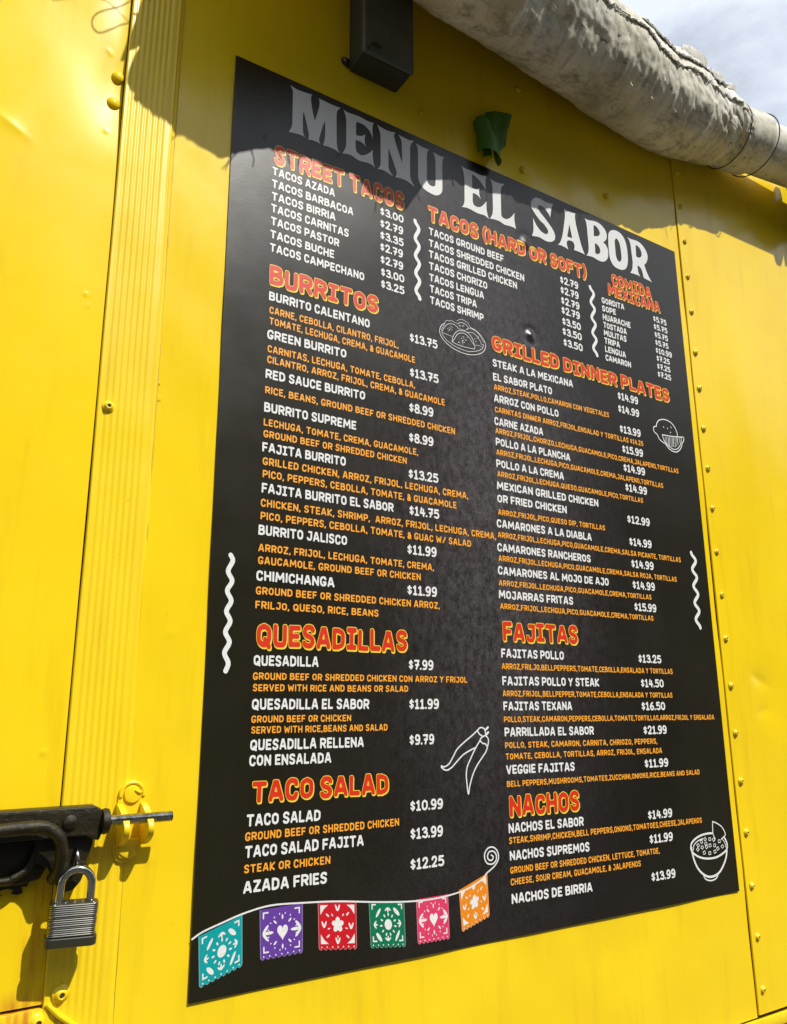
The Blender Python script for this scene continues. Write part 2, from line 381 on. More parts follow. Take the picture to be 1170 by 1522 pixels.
# screws
M['hole'] = mat('screw_socket_dark', (0.05, 0.035, 0.01), 0.8)  # dark tone of the disc set in each screw socket
def make_screw():
    bm = bmesh.new()
    bm_lathe(bm, [(0.0062, 0.0), (0.0061, 0.0008), (0.0050, 0.0013), (0.0045, 0.0016), (0.0040, 0.0033), (0.0030, 0.0043), (0.0019, 0.0046), (0.0018, 0.0036), (0.0, 0.0035)], Vector((0, 0, 0)), seg=18)
    bmesh.ops.recalc_face_normals(bm, faces=list(bm.faces)); me = bpy.data.meshes.new('screw'); bm.to_mesh(me); bm.free(); me.shade_smooth(); me.materials.append(M['paint_bright'])
    bm = bmesh.new(); bm_lathe(bm, [(0.0018, 0.0039), (0.0, 0.0040)], Vector((0, 0, 0)), seg=8)
    mh = bpy.data.meshes.new('socket'); bm.to_mesh(mh); bm.free(); mh.materials.append(M['hole'])
    return me, mh
SCM, SCH = make_screw()
def screw(x, z, h=0.0, s=1.0, tilt=None, name='screw'):
    o = bpy.data.objects.new(name, SCM); COL.objects.link(o); o.parent = trailer; o.location = W(x, z, h); o.scale = (s, s, s)
    rr = random.Random(int(x*9000+z*7777)); o.rotation_euler = tilt or (rr.uniform(-.14, .14), rr.uniform(0, 6.28), rr.uniform(-.14, .14))
    p = bpy.data.objects.new('socket', SCH); COL.objects.link(p); p.parent = o
for j in range(24):
    z = 0.38-0.0868*j
    zz = [0.212, 0.124, 0.037, -0.05, -0.133, -0.228, -0.309, -0.398, -0.484, -0.568, -0.657, -0.743, -0.828, -0.917, -1.004, -1.09, -1.179, -1.269, -1.353, -1.437]
for z in zz: screw(1.0365+0.0008*math.sin(z*40), z, 0.003, 1.15)
screw(0.572, 0.034, 0.0, 1.05); screw(0.80, 0.065, 0.0, 1.05); screw(0.571, 0.213, 0.0, 1.0); screw(0.34, 0.055, 0.0, 0.7)
screw(-0.1405, -0.592, 0.0045, 1.25, (0, 0.5, 0)); screw(-0.138, -1.239, 0.0045, 1.45, (0.1, 0.2, 0.1)); screw(-0.1585, -1.262, 0.0035, 1.6, (0, 0, 0.1))
# two painted dome bolts pulling the door skin in
for (x, z, r) in ((-0.1625, -0.113, 0.0088), (-0.1655, -0.156, 0.0092)):
    bm = bmesh.new(); bm_lathe(bm, [(r, -0.008), (r*0.98, 0.0), (r*0.92, 0.0016), (r*0.75, 0.0032), (r*0.42, 0.0046), (0, 0.0050)], W(x, z, -0.0052), seg=24)
    o = bm_done('dome_bolt', bm, M['door'], trailer)

# ---- what is printed on the menu, in millimetres from its top left corner (right, down)
TEXT = [
  ('heading', 'STREET TACOS', 66.7, 157.3, 232.6, 31.1, -4.5),
  ('item', 'TACOS AZADA', 64.6, 180.1, 105.4, 14.0, -2.0),
  ('item', 'TACOS BARBACOA', 64.6, 201.4, 138.7, 13.9, -2.2),
  ('item', 'TACOS BIRRIA', 65.0, 222.2, 106.7, 13.8, -2.2),
  ('item', 'TACOS CARNITAS', 64.7, 242.7, 130.6, 13.8, -2.1),
  ('item', 'TACOS PASTOR', 65.1, 264.5, 113.5, 13.8, -1.3),
  ('item', 'TACOS BUCHE', 64.8, 286.7, 105.6, 13.7, -0.4),
  ('item', 'TACOS CAMPECHANO', 64.9, 308.1, 158.9, 13.7, -0.6),
  ('price', '$3.00', 253.0, 180.5, 45.2, 14.7, -0.2),
  ('price', '$2.79', 253.0, 202.6, 44.2, 14.6, -0.2),
  ('price', '$3.35', 252.9, 223.9, 44.8, 14.5, -0.2),
  ('price', '$2.79', 252.9, 245.0, 43.4, 14.5, -0.2),
  ('price', '$2.79', 253.4, 267.2, 43.2, 14.4, -0.2),
  ('price', '$3.00', 254.2, 289.2, 44.3, 14.4, -0.2),
  ('price', '$3.25', 254.2, 310.1, 44.1, 14.3, -0.2),
  ('heading', 'TACOS (HARD OR SOFT)', 348.0, 154.9, 372.5, 28.0, -4.4),
  ('item', 'TACOS GROUND BEEF', 349.0, 183.3, 163.0, 14.1, -0.1),
  ('item', 'TACOS SHREDDED CHICKEN', 348.6, 205.9, 210.4, 14.0, 1.2),
  ('item', 'TACOS GRILLED CHICKEN', 348.2, 226.8, 192.5, 14.0, 0.6),
  ('item', 'TACOS CHORIZO', 348.3, 248.1, 123.4, 13.9, 0.3),
  ('item', 'TACOS LENGUA', 348.3, 269.5, 115.0, 13.9, 0.4),
  ('item', 'TACOS TRIPA', 348.9, 290.6, 97.7, 13.8, 1.2),
  ('item', 'TACOS SHRIMP', 349.0, 311.5, 111.5, 13.8, 1.5),
  ('price', '$2.79', 649.0, 181.8, 47.1, 15.3, -0.1),
  ('price', '$2.79', 648.6, 203.3, 46.9, 15.3, -0.1),
  ('price', '$2.79', 648.2, 225.0, 47.4, 15.3, -0.1),
  ('price', '$2.79', 647.8, 245.2, 47.3, 15.3, -0.1),
  ('price', '$3.50', 648.0, 267.5, 47.8, 15.2, -0.1),
  ('price', '$3.50', 647.0, 288.1, 49.5, 15.1, -0.1),
  ('price', '$3.50', 647.7, 310.0, 49.4, 15.1, -0.1),
  ('heading', 'COMIDA', 791.2, 140.3, 117.3, 24.3, -2.2),
  ('heading', 'MEXICANA', 778.3, 167.0, 153.4, 24.0, -1.3),
  ('item', 'GORDITA', 758.5, 190.5, 63.5, 12.6, -2.6),
  ('item', 'SOPE', 757.8, 208.4, 38.7, 12.6, -2.0),
  ('item', 'HUARACHE', 758.1, 226.0, 78.5, 12.6, -2.4),
  ('item', 'TOSTADA', 758.0, 243.1, 65.6, 12.5, -2.0),
  ('item', 'MULITAS', 757.9, 259.6, 63.3, 12.5, -1.6),
  ('item', 'TRIPA', 757.8, 276.6, 42.9, 12.5, -1.1),
  ('item', 'LENGUA', 758.1, 294.0, 57.7, 12.5, -0.8),
  ('item', 'CAMARON', 757.8, 311.8, 70.7, 12.4, -1.0),
  ('price', '$5.75', 907.8, 189.5, 40.8, 12.5, -0.1),
  ('price', '$5.75', 907.3, 207.2, 41.9, 12.5, -0.1),
  ('price', '$5.75', 907.9, 224.8, 40.7, 12.4, -0.1),
  ('price', '$5.75', 907.9, 242.2, 40.0, 12.4, -0.1),
  ('price', '$10.99', 906.8, 259.8, 49.6, 12.4, -0.1),
  ('price', '$7.25', 907.4, 277.1, 39.8, 12.3, -0.1),
  ('price', '$7.25', 906.8, 294.7, 39.8, 12.3, -0.1),
  ('price', '$7.25', 906.3, 312.0, 40.2, 12.3, -0.1),
  ('heading', 'GRILLED DINNER PLATES', 477.0, 361.0, 457.5, 27.1, -1.3),
  ('item', 'STEAK A LA MEXICANA', 476.8, 390.0, 188.7, 13.9, -3.0),
  ('item', 'EL SABOR PLATO', 476.5, 415.4, 135.4, 13.8, -2.9),
  ('desc', 'ARROZ,STEAK,POLLO,CAMARON CON VEGETALES', 477.7, 431.4, 277.6, 10.1, -4.8),
  ('item', 'ARROZ CON POLLO', 476.7, 454.7, 148.2, 13.8, -1.4),
  ('desc', 'CARNITAS DINNER ARROZ,FRIJOL,ENSALAD Y TORTILLAS $14.25', 477.8, 471.8, 366.4, 10.0, -3.8),
  ('item', 'CARNE AZADA', 476.0, 496.2, 109.2, 13.7, -0.4),
  ('price', '$14.99', 783.4, 386.0, 56.5, 15.4, -0.1),
  ('price', '$14.99', 781.7, 412.1, 58.3, 15.3, -0.1),
  ('price', '$13.99', 781.9, 452.9, 57.5, 15.3, -0.1),
  ('desc', 'ARROZ,FRIJOL,CHORIZO,LECHUGA,GUACAMOLE,PICO,CREMA,JALAPENO,TORTILLAS', 477.3, 510.5, 464.6, 9.8, -1.9),
  ('price', '$15.99', 784.1, 492.5, 57.3, 15.2, -0.1),
  ('item', 'POLLO A LA PLANCHA', 477.1, 532.3, 169.8, 13.6, -0.3),
  ('desc', 'ARROZ,FRIJOL,LECHUGA,PICO,GUACAMOLE,CREMA,JALAPENO,TORTILLAS', 477.5, 547.4, 414.4, 9.7, -2.3),
  ('price', '$14.99', 783.7, 529.0, 59.1, 15.1, -0.1),
  ('item', 'POLLO A LA CREMA', 476.5, 569.8, 152.0, 13.5, -0.6),
  ('desc', 'ARROZ,FRIJOL,LECHUGA,QUESO,GUACAMOLE,PICO,TORTILLAS', 477.7, 585.2, 352.9, 9.5, -2.2),
  ('price', '$14.99', 784.5, 566.8, 59.4, 15.0, -0.1),
  ('item', 'MEXICAN GRILLED CHICKEN', 475.9, 607.6, 234.2, 13.4, -0.6),
  ('item', 'OR FRIED CHICKEN', 475.7, 629.8, 155.1, 13.4, -0.1),
  ('desc', 'ARROZ,FRIJOL,PICO,QUESO DIP, TORTILLAS', 476.2, 650.0, 246.7, 9.3, -2.0),
  ('price', '$12.99', 783.2, 627.4, 60.9, 14.9, -0.1),
  ('item', 'CAMARONES A LA DIABLA', 472.6, 671.9, 214.8, 13.4, -0.5),
  ('desc', 'ARROZ,FRIJOL,LECHUGA,PICO,GUACAMOLE,CREMA,SALSA PICANTE, TORTILLAS', 473.8, 688.6, 449.5, 9.4, -0.4),
  ('price', '$14.99', 783.7, 669.4, 60.1, 14.9, -0.1),
  ('item', 'CAMARONES RANCHEROS', 471.9, 711.1, 209.5, 13.3, -0.5),
  ('desc', 'ARROZ,FRIJOL,LECHUGA,PICO,GUACAMOLE,CREMA,SALSA ROJA, TORTILLAS', 473.6, 727.2, 432.5, 9.3, -0.0),
  ('price', '$14.99', 784.3, 710.2, 59.9, 14.8, -0.1),
  ('item', 'CAMARONES AL MOJO DE AJO', 471.4, 748.7, 250.8, 13.2, -0.3),
  ('desc', 'ARROZ,FRIJOL,LECHUGA,PICO,GUACAMOLE,CREMA,TORTILLAS', 472.5, 766.3, 358.4, 9.1, -0.8),
  ('price', '$14.99', 783.1, 748.8, 59.5, 14.7, -0.1),
  ('item', 'MOJARRAS FRITAS', 471.5, 787.3, 161.4, 13.2, 0.6),
  ('desc', 'ARROZ,FRIJOL,LECHGUA,PICO,GUACAMOLE,CREMA,TORTILLAS', 473.5, 803.7, 357.9, 9.0, 0.4),
  ('price', '$15.99', 783.2, 788.3, 58.2, 14.6, -0.1),
  ('heading', 'FAJITAS', 477.0, 852.7, 161.0, 29.7, -0.3),
  ('item', 'FAJITAS POLLO', 472.0, 878.9, 132.3, 13.5, 0.5),
  ('desc', 'ARROZ,FRILJO,BELLPEPPERS,TOMATE,CEBOLLA,ENSALADA Y TORTILLAS', 472.0, 897.2, 399.3, 9.1, 0.9),
  ('item', 'FAJITAS POLLO Y STEAK', 472.0, 921.0, 209.7, 13.4, 0.1),
  ('desc', 'ARROZ,FRIJOL,BELLPEPPER,TOMATE,CEBOLLA,ENSALADA Y TORTILLAS', 472.0, 938.6, 393.0, 9.0, 1.7),
  ('item', 'FAJITAS TEXANA', 472.2, 958.7, 143.9, 13.3, 0.5),
  ('desc', 'POLLO,STEAK,CAMARON,PEPPERS,CEBOLLA,TOMATE,TORTILLAS,ARROZ,FRIJOL Y ENSALADA', 472.2, 977.2, 504.8, 8.8, 2.4),
  ('item', 'PARRILLADA EL SABOR', 472.7, 997.6, 189.2, 13.2, 1.3),
  ('desc', 'POLLO, STEAK, CAMARON, CARNITA, CHRIOZO, PEPPERS,', 472.7, 1015.4, 341.6, 9.0, 2.9),
  ('desc', 'TOMATE, CEBOLLA, TORTILLAS, ARROZ, FRIJOL, ENSALADA', 473.1, 1031.5, 351.5, 8.9, 2.5),
  ('item', 'VEGGIE FAJITAS', 473.2, 1051.9, 141.1, 13.1, 1.1),
  ('desc', 'BELL PEPPERS,MUSHROOMS,TOMATES,ZUCCHINI,ONIONS,RICE,BEANS AND SALAD', 473.5, 1070.9, 446.8, 8.5, 3.0),
  ('price', '$13.25', 783.0, 879.4, 59.8, 14.5, -0.0),
  ('price', '$14.50', 784.5, 921.5, 59.6, 14.3, -0.0),
  ('price', '$16.50', 781.5, 960.5, 61.3, 14.3, 0.0),
  ('price', '$21.99', 781.4, 1000.7, 59.9, 14.1, 0.0),
  ('price', '$11.99', 777.5, 1055.4, 60.4, 14.0, 0.1),
  ('heading', 'NACHOS', 476.9, 1111.6, 142.8, 28.9, 0.9),
  ('item', 'NACHOS EL SABOR', 473.6, 1134.6, 152.9, 13.4, 1.6),
  ('desc', 'STEAK,SHRIMP,CHICKEN,BELL PEPPERS,ONIONS,TOMATOES,CHEESE,JALAPENOS', 473.7, 1150.8, 440.8, 8.9, 4.1),
  ('item', 'NACHOS SUPREMOS', 473.8, 1172.4, 162.1, 13.3, 2.0),
  ('desc', 'GROUND BEEF OR SHREDDED CHICKEN, LETTUCE, TOMATOE,', 473.7, 1190.6, 324.4, 9.1, 2.9),
  ('desc', 'CHEESE, SOUR CREAM, GUACAMOLE, & JALAPENOS', 473.7, 1206.0, 276.5, 9.0, 2.4),
  ('item', 'NACHOS DE BIRRIA', 474.1, 1230.7, 162.9, 13.4, 2.2),
  ('price', '$14.99', 776.0, 1137.7, 61.3, 14.0, 0.1),
  ('price', '$11.99', 775.3, 1175.4, 58.6, 14.0, 0.1),
  ('price', '$13.99', 773.1, 1233.1, 59.8, 13.9, 0.1),
  ('heading', 'BURRITOS', 66.2, 359.2, 182.8, 29.7, -3.9),
  ('item', 'BURRITO CALENTANO', 66.4, 385.8, 167.6, 14.2, -1.0),
  ('desc', 'CARNE, CEBOLLA, CILANTRO, FRIJOL,', 67.8, 406.7, 218.7, 11.2, -0.3),
  ('desc', 'TOMATE, LECHUGA, CREMA, & GUACAMOLE', 68.3, 423.9, 248.9, 11.2, 0.8),
  ('item', 'GREEN BURRITO', 65.9, 445.7, 127.5, 14.0, -0.5),
  ('desc', 'CARNITAS, LECHUGA, TOMATE, CEBOLLA,', 67.2, 466.8, 249.4, 11.0, 0.6),
  ('desc', 'CILANTRO, ARROZ, FRIJOL, CREMA, & GUACAMOLE', 67.2, 483.6, 306.4, 10.9, 1.5),
  ('item', 'RED SAUCE BURRITO', 65.4, 506.1, 160.6, 13.9, -0.4),
  ('desc', 'RICE, BEANS, GROUND BEEF OR SHREDDED CHICKEN', 65.6, 529.2, 327.4, 10.7, 0.9),
  ('item', 'BURRITO SUPREME', 65.0, 555.8, 146.0, 13.8, -0.2),
  ('desc', 'LECHUGA, TOMATE, CREMA, GUACAMOLE,', 65.1, 576.6, 255.9, 10.5, 0.6),
  ('desc', 'GROUND BEEF OR SHREDDED CHICKEN', 65.4, 593.6, 234.2, 10.4, 0.8),
  ('item', 'FAJITA BURRITO', 64.3, 614.0, 129.7, 13.6, 0.3),
  ('price', '$13.75', 307.6, 389.0, 53.9, 15.4, -0.2),
  ('price', '$13.75', 306.8, 448.9, 55.4, 15.3, -0.2),
  ('price', '$8.99', 304.9, 508.2, 46.0, 15.2, -0.1),
  ('price', '$8.99', 304.0, 557.2, 46.0, 15.1, -0.1),
  ('desc', 'GRILLED CHICKEN, ARROZ, FRIJOL, LECHUGA, CREMA,', 65.6, 632.9, 350.4, 10.8, 0.7),
  ('desc', 'PICO, PEPPERS, CEBOLLA, TOMATE, & GUACAMOLE', 66.2, 651.1, 326.1, 10.8, 1.5),
  ('item', 'FAJITA BURRITO EL SABOR', 65.5, 672.0, 209.8, 13.6, 0.6),
  ('desc', 'CHICKEN, STEAK, SHRIMP,  ARROZ, FRIJOL, LECHUGA, CREMA,', 65.0, 691.9, 404.8, 10.6, 1.8),
  ('desc', 'PICO, PEPPERS, CEBOLLA, TOMATE, & GUAC W/ SALAD', 65.3, 709.5, 353.4, 10.5, 1.5),
  ('item', 'BURRITO JALISCO', 63.1, 730.1, 134.2, 13.5, 0.8),
  ('desc', 'ARROZ, FRIJOL, LECHUGA, TOMATE, CREMA,', 63.9, 753.0, 283.0, 10.3, 2.0),
  ('desc', 'GAUCAMOLE, GROUND BEEF OR CHICKEN', 64.0, 769.8, 258.6, 10.2, 2.0),
  ('item', 'CHIMICHANGA', 62.4, 791.2, 115.3, 13.3, 0.9),
  ('desc', 'GROUND BEEF OR SHREDDED CHICKEN ARROZ,', 62.5, 810.0, 294.0, 10.0, 2.2),
  ('desc', 'FRILJO, QUESO, RICE, BEANS', 62.4, 828.0, 186.6, 9.9, 1.0),
  ('price', '$13.25', 302.5, 615.7, 55.5, 15.2, -0.1),
  ('price', '$14.75', 303.3, 672.8, 54.9, 15.0, -0.1),
  ('price', '$11.99', 298.8, 732.9, 53.3, 14.9, -0.1),
  ('price', '$11.99', 298.1, 793.4, 53.4, 14.7, -0.1),
  ('heading', 'QUESADILLAS', 65.6, 876.1, 231.5, 29.3, -0.6),
  ('item', 'QUESADILLA', 62.7, 900.3, 92.5, 13.5, -0.1),
  ('desc', 'GROUND BEEF OR SHREDDED CHICKEN CON ARROZ Y FRIJOL', 62.5, 917.9, 341.9, 8.9, 0.4),
  ('desc', 'SERVED WITH RICE AND BEANS OR SALAD', 62.8, 932.0, 235.6, 8.8, -0.2),
  ('item', 'QUESADILLA EL SABOR', 62.4, 954.7, 171.5, 13.4, 0.4),
  ('desc', 'GROUND BEEF OR CHICKEN', 62.4, 970.7, 143.4, 8.7, 0.0),
  ('desc', 'SERVED WITH RICE,BEANS AND SALAD', 62.7, 983.8, 200.9, 8.6, 0.0),
  ('item', 'QUESADILLA RELLENA', 62.2, 1004.2, 163.5, 13.2, 0.6),
  ('item', 'CON ENSALADA', 61.8, 1022.8, 114.4, 13.2, 0.5),
  ('heading', 'TACO SALAD', 66.8, 1065.6, 197.5, 25.6, 1.0),
  ('price', '$7.99', 299.5, 900.8, 43.4, 14.3, -0.0),
  ('price', '$11.99', 299.7, 955.6, 51.9, 14.2, 0.0),
  ('price', '$9.79', 299.5, 1004.3, 42.5, 14.1, 0.0),
  ('price', '$10.99', 299.5, 1091.8, 55.6, 14.0, 0.1),
  ('item', 'TACO SALAD', 61.1, 1092.6, 100.6, 13.6, 0.8),
  ('desc', 'GROUND BEEF OR SHREDDED CHICKEN', 60.0, 1108.5, 221.4, 9.6, -0.3),
  ('item', 'TACO SALAD FAJITA', 60.4, 1128.2, 165.3, 13.5, 0.6),
  ('desc', 'STEAK OR CHICKEN', 60.0, 1145.3, 116.7, 9.5, 1.0),
  ('item', 'AZADA FRIES', 59.9, 1167.6, 112.3, 13.6, 0.7),
  ('price', '$13.99', 299.4, 1127.9, 54.8, 14.5, 0.1),
  ('price', '$12.25', 298.9, 1166.4, 56.3, 14.3, 0.1),
]
TITLE = [
  [[(89.3, 10.2), (95.6, 12.8), (102.5, 13.6), (110.9, 13.0), (119.3, 12.0), (127.1, 10.6), (125.3, 15.2), (125.1, 19.8), (126.0, 27.6), (127.7, 37.4), (132.3, 56.9), (136.3, 43.9), (138.9, 32.2), (140.2, 25.6), (140.5, 19.4), (140.0, 15.4), (138.5, 12.0), (144.3, 12.4), (150.8, 12.7), (162.5, 13.1), (171.3, 12.6), (178.3, 11.6), (174.3, 16.9), (172.0, 21.7), (171.3, 28.1), (171.3, 40.3), (172.1, 79.0), (172.8, 84.7), (174.0, 89.4), (177.0, 96.3), (173.1, 94.7), (169.4, 93.6), (157.9, 93.3), (147.9, 95.0), (149.9, 87.0), (151.1, 79.1), (151.4, 67.1), (150.8, 48.6), (145.9, 63.5), (140.7, 86.6), (141.6, 91.3), (143.7, 94.9), (139.4, 93.7), (133.8, 93.2), (127.5, 94.1), (121.6, 95.5), (122.8, 91.3), (123.1, 87.5), (122.3, 82.7), (118.5, 66.8), (113.1, 47.7), (112.1, 54.9), (111.9, 63.8), (112.6, 81.1), (113.2, 86.7), (114.4, 90.5), (117.3, 94.0), (112.8, 93.1), (107.3, 92.9), (98.5, 94.3), (88.6, 96.0), (91.2, 91.2), (92.8, 86.9), (93.9, 82.8), (94.4, 78.9), (94.0, 21.7), (92.2, 15.9)]],
  [[(183.4, 12.7), (187.6, 13.5), (192.1, 14.1), (199.6, 13.5), (207.2, 12.7), (213.2, 12.3), (219.4, 12.6), (224.0, 13.4), (228.6, 13.7), (234.8, 13.2), (241.0, 12.0), (239.1, 17.9), (238.5, 24.4), (238.7, 33.6), (239.1, 43.5), (237.1, 37.4), (233.3, 31.3), (228.6, 27.6), (224.0, 25.0), (219.4, 24.0), (214.8, 24.0), (208.0, 24.7), (207.3, 30.4), (207.4, 50.3), (211.9, 49.5), (216.5, 48.2), (221.0, 45.2), (225.3, 41.0), (224.1, 46.9), (223.8, 53.9), (224.6, 59.7), (226.0, 65.0), (223.4, 62.1), (219.6, 60.0), (214.3, 58.6), (206.7, 59.7), (206.8, 71.8), (207.3, 76.9), (208.8, 80.5), (210.9, 82.5), (214.4, 83.8), (218.2, 83.8), (222.7, 81.9), (227.2, 78.5), (230.3, 75.7), (234.9, 70.3), (239.2, 64.3), (239.0, 73.6), (239.8, 83.9), (241.3, 90.9), (243.3, 97.0), (239.8, 94.6), (236.4, 93.2), (231.9, 93.1), (227.3, 93.6), (221.2, 94.6), (215.2, 95.5), (210.7, 95.1), (206.2, 94.0), (201.7, 92.4), (197.3, 91.7), (189.9, 92.8), (182.6, 94.8), (185.4, 89.6), (187.6, 84.5), (189.0, 79.4), (189.4, 74.7), (189.3, 38.3), (188.5, 25.0), (186.4, 18.2)]],
  [[(247.4, 12.3), (251.6, 13.6), (255.5, 14.2), (261.9, 14.9), (268.2, 15.0), (275.4, 14.2), (283.5, 11.6), (281.3, 16.7), (281.3, 22.7), (283.3, 29.7), (289.6, 47.5), (296.7, 65.7), (296.9, 47.6), (296.3, 27.4), (295.5, 22.1), (293.9, 18.8), (289.9, 12.6), (294.0, 14.1), (298.8, 14.3), (308.6, 14.9), (315.2, 14.2), (321.9, 11.6), (318.5, 16.0), (315.7, 21.0), (313.9, 26.2), (313.4, 31.2), (312.7, 60.0), (312.7, 85.1), (313.8, 89.7), (315.9, 94.0), (319.0, 99.0), (321.9, 102.5), (317.4, 100.9), (312.5, 99.2), (306.9, 97.5), (301.2, 96.6), (296.4, 96.6), (291.6, 97.3), (286.8, 98.1), (282.0, 99.1), (284.4, 95.5), (285.6, 92.0), (285.8, 88.0), (282.2, 78.6), (275.9, 62.6), (270.0, 47.6), (269.6, 68.3), (269.8, 86.7), (271.0, 90.1), (273.4, 93.0), (276.1, 96.1), (278.6, 98.6), (274.1, 98.1), (269.4, 96.9), (264.7, 95.7), (260.1, 95.0), (254.6, 95.6), (248.1, 97.0), (251.0, 93.5), (253.1, 89.7), (254.2, 85.4), (254.3, 80.7), (254.4, 34.3), (253.9, 28.2), (252.4, 21.9)]],
  [[(325.2, 15.0), (330.2, 16.0), (335.2, 16.4), (339.4, 17.1), (343.6, 17.2), (348.3, 16.7), (352.9, 15.4), (350.3, 20.2), (348.7, 25.3), (348.0, 31.2), (347.2, 74.6), (347.5, 79.2), (348.6, 83.1), (350.4, 85.2), (353.2, 86.5), (356.6, 87.1), (359.4, 86.8), (362.5, 85.3), (364.4, 82.9), (365.3, 75.5), (366.2, 35.0), (365.8, 28.7), (364.2, 22.9), (361.4, 17.5), (365.2, 18.2), (369.1, 18.7), (376.8, 19.2), (381.2, 18.8), (385.6, 17.3), (382.8, 22.0), (381.3, 27.2), (380.7, 37.2), (379.6, 82.6), (378.9, 88.5), (376.8, 93.3), (373.8, 97.0), (369.8, 100.0), (365.5, 102.0), (361.3, 102.6), (357.1, 102.5), (351.2, 101.8), (345.4, 100.5), (340.9, 98.8), (337.2, 96.3), (333.9, 93.2), (331.5, 89.4), (329.6, 84.7), (328.9, 78.7), (329.6, 30.8), (328.9, 23.1)]],
  [[(423.1, 19.9), (428.5, 21.4), (433.9, 22.2), (441.6, 21.7), (449.4, 21.0), (457.1, 21.6), (464.9, 21.9), (472.9, 20.8), (480.4, 18.8), (477.6, 25.6), (476.6, 32.5), (476.5, 40.7), (476.9, 48.6), (473.0, 44.1), (468.7, 40.1), (464.4, 35.7), (460.0, 32.5), (453.5, 29.9), (446.5, 28.2), (445.4, 55.7), (449.2, 56.5), (453.6, 56.0), (458.1, 53.8), (462.7, 50.0), (461.1, 55.7), (461.1, 61.7), (462.4, 67.8), (464.4, 73.0), (461.3, 69.2), (457.6, 67.0), (452.5, 65.9), (446.6, 66.2), (445.6, 80.5), (445.9, 85.3), (447.5, 89.1), (450.1, 90.9), (453.8, 91.3), (457.8, 90.8), (462.2, 89.2), (467.3, 84.7), (472.2, 78.9), (477.5, 71.5), (476.6, 80.9), (477.1, 90.7), (478.6, 98.1), (481.1, 106.1), (476.1, 103.5), (470.6, 102.4), (463.9, 103.0), (457.2, 103.8), (448.5, 103.1), (439.8, 101.7), (431.2, 101.6), (421.0, 104.0), (424.4, 99.2), (426.5, 94.1), (427.3, 89.3), (428.5, 53.3), (428.1, 39.5), (426.7, 29.1)]],
  [[(487.6, 20.1), (493.2, 21.9), (498.9, 22.8), (508.2, 22.3), (515.2, 21.0), (522.3, 18.8), (517.4, 23.8), (514.1, 29.2), (512.4, 35.0), (511.9, 41.3), (510.8, 86.4), (511.6, 89.7), (514.0, 91.7), (517.9, 92.3), (522.5, 91.9), (528.0, 88.9), (533.4, 84.3), (538.4, 78.5), (543.0, 71.7), (542.0, 81.2), (542.2, 89.3), (543.5, 97.0), (544.7, 104.2), (538.9, 103.0), (531.9, 103.1), (524.9, 104.1), (517.9, 105.0), (511.1, 103.4), (504.4, 101.8), (494.1, 102.4), (483.4, 104.7), (487.0, 99.6), (489.5, 94.5), (490.9, 88.6), (491.7, 81.3), (492.6, 36.5), (491.4, 26.7)]],
  [[(642.4, 15.7), (639.3, 23.9), (636.3, 33.5), (633.2, 48.4), (630.4, 43.1), (626.4, 39.3), (621.7, 34.6), (615.6, 32.2), (610.2, 31.5), (605.7, 32.1), (603.0, 34.7), (602.7, 39.1), (604.5, 43.0), (608.4, 47.3), (620.2, 56.3), (633.2, 67.4), (637.8, 72.1), (641.2, 77.2), (643.3, 83.8), (643.1, 89.1), (641.3, 93.9), (637.2, 98.0), (632.0, 101.3), (624.4, 103.4), (616.9, 103.9), (610.8, 102.9), (604.8, 101.6), (596.2, 102.1), (583.9, 104.9), (586.8, 97.1), (588.5, 89.3), (588.8, 65.4), (592.1, 71.5), (595.4, 77.0), (601.1, 82.8), (608.2, 87.6), (614.2, 89.3), (619.6, 89.3), (623.8, 86.8), (625.8, 82.6), (625.4, 78.5), (622.6, 74.9), (615.6, 69.0), (606.0, 64.5), (596.7, 57.0), (589.8, 49.5), (586.0, 44.6), (584.6, 38.8), (585.5, 32.2), (589.4, 25.5), (595.3, 20.1), (601.7, 17.3), (609.1, 17.0), (616.6, 17.9), (622.8, 18.7), (631.6, 18.2)]],
  [[(671.6, 15.0), (676.4, 16.3), (681.2, 17.0), (691.1, 17.0), (701.9, 14.7), (700.6, 19.3), (700.2, 27.0), (701.6, 39.8), (707.2, 62.2), (713.3, 83.3), (716.6, 91.3), (720.9, 99.5), (715.3, 98.2), (709.1, 98.2), (700.4, 98.0), (691.8, 98.5), (693.8, 91.9), (693.6, 85.9), (691.2, 81.7), (685.9, 80.5), (679.7, 81.6), (675.4, 84.1), (673.2, 87.8), (673.2, 93.8), (676.3, 103.0), (670.9, 100.9), (664.9, 100.5), (657.8, 99.9), (649.3, 101.4), (654.0, 96.7), (657.3, 91.2), (660.8, 83.1), (663.9, 73.1), (667.9, 55.7), (672.5, 33.9), (673.4, 23.5)], [(683.4, 45.2), (685.8, 57.5), (688.9, 73.5), (682.0, 74.9), (675.4, 74.7), (679.8, 59.6)]],
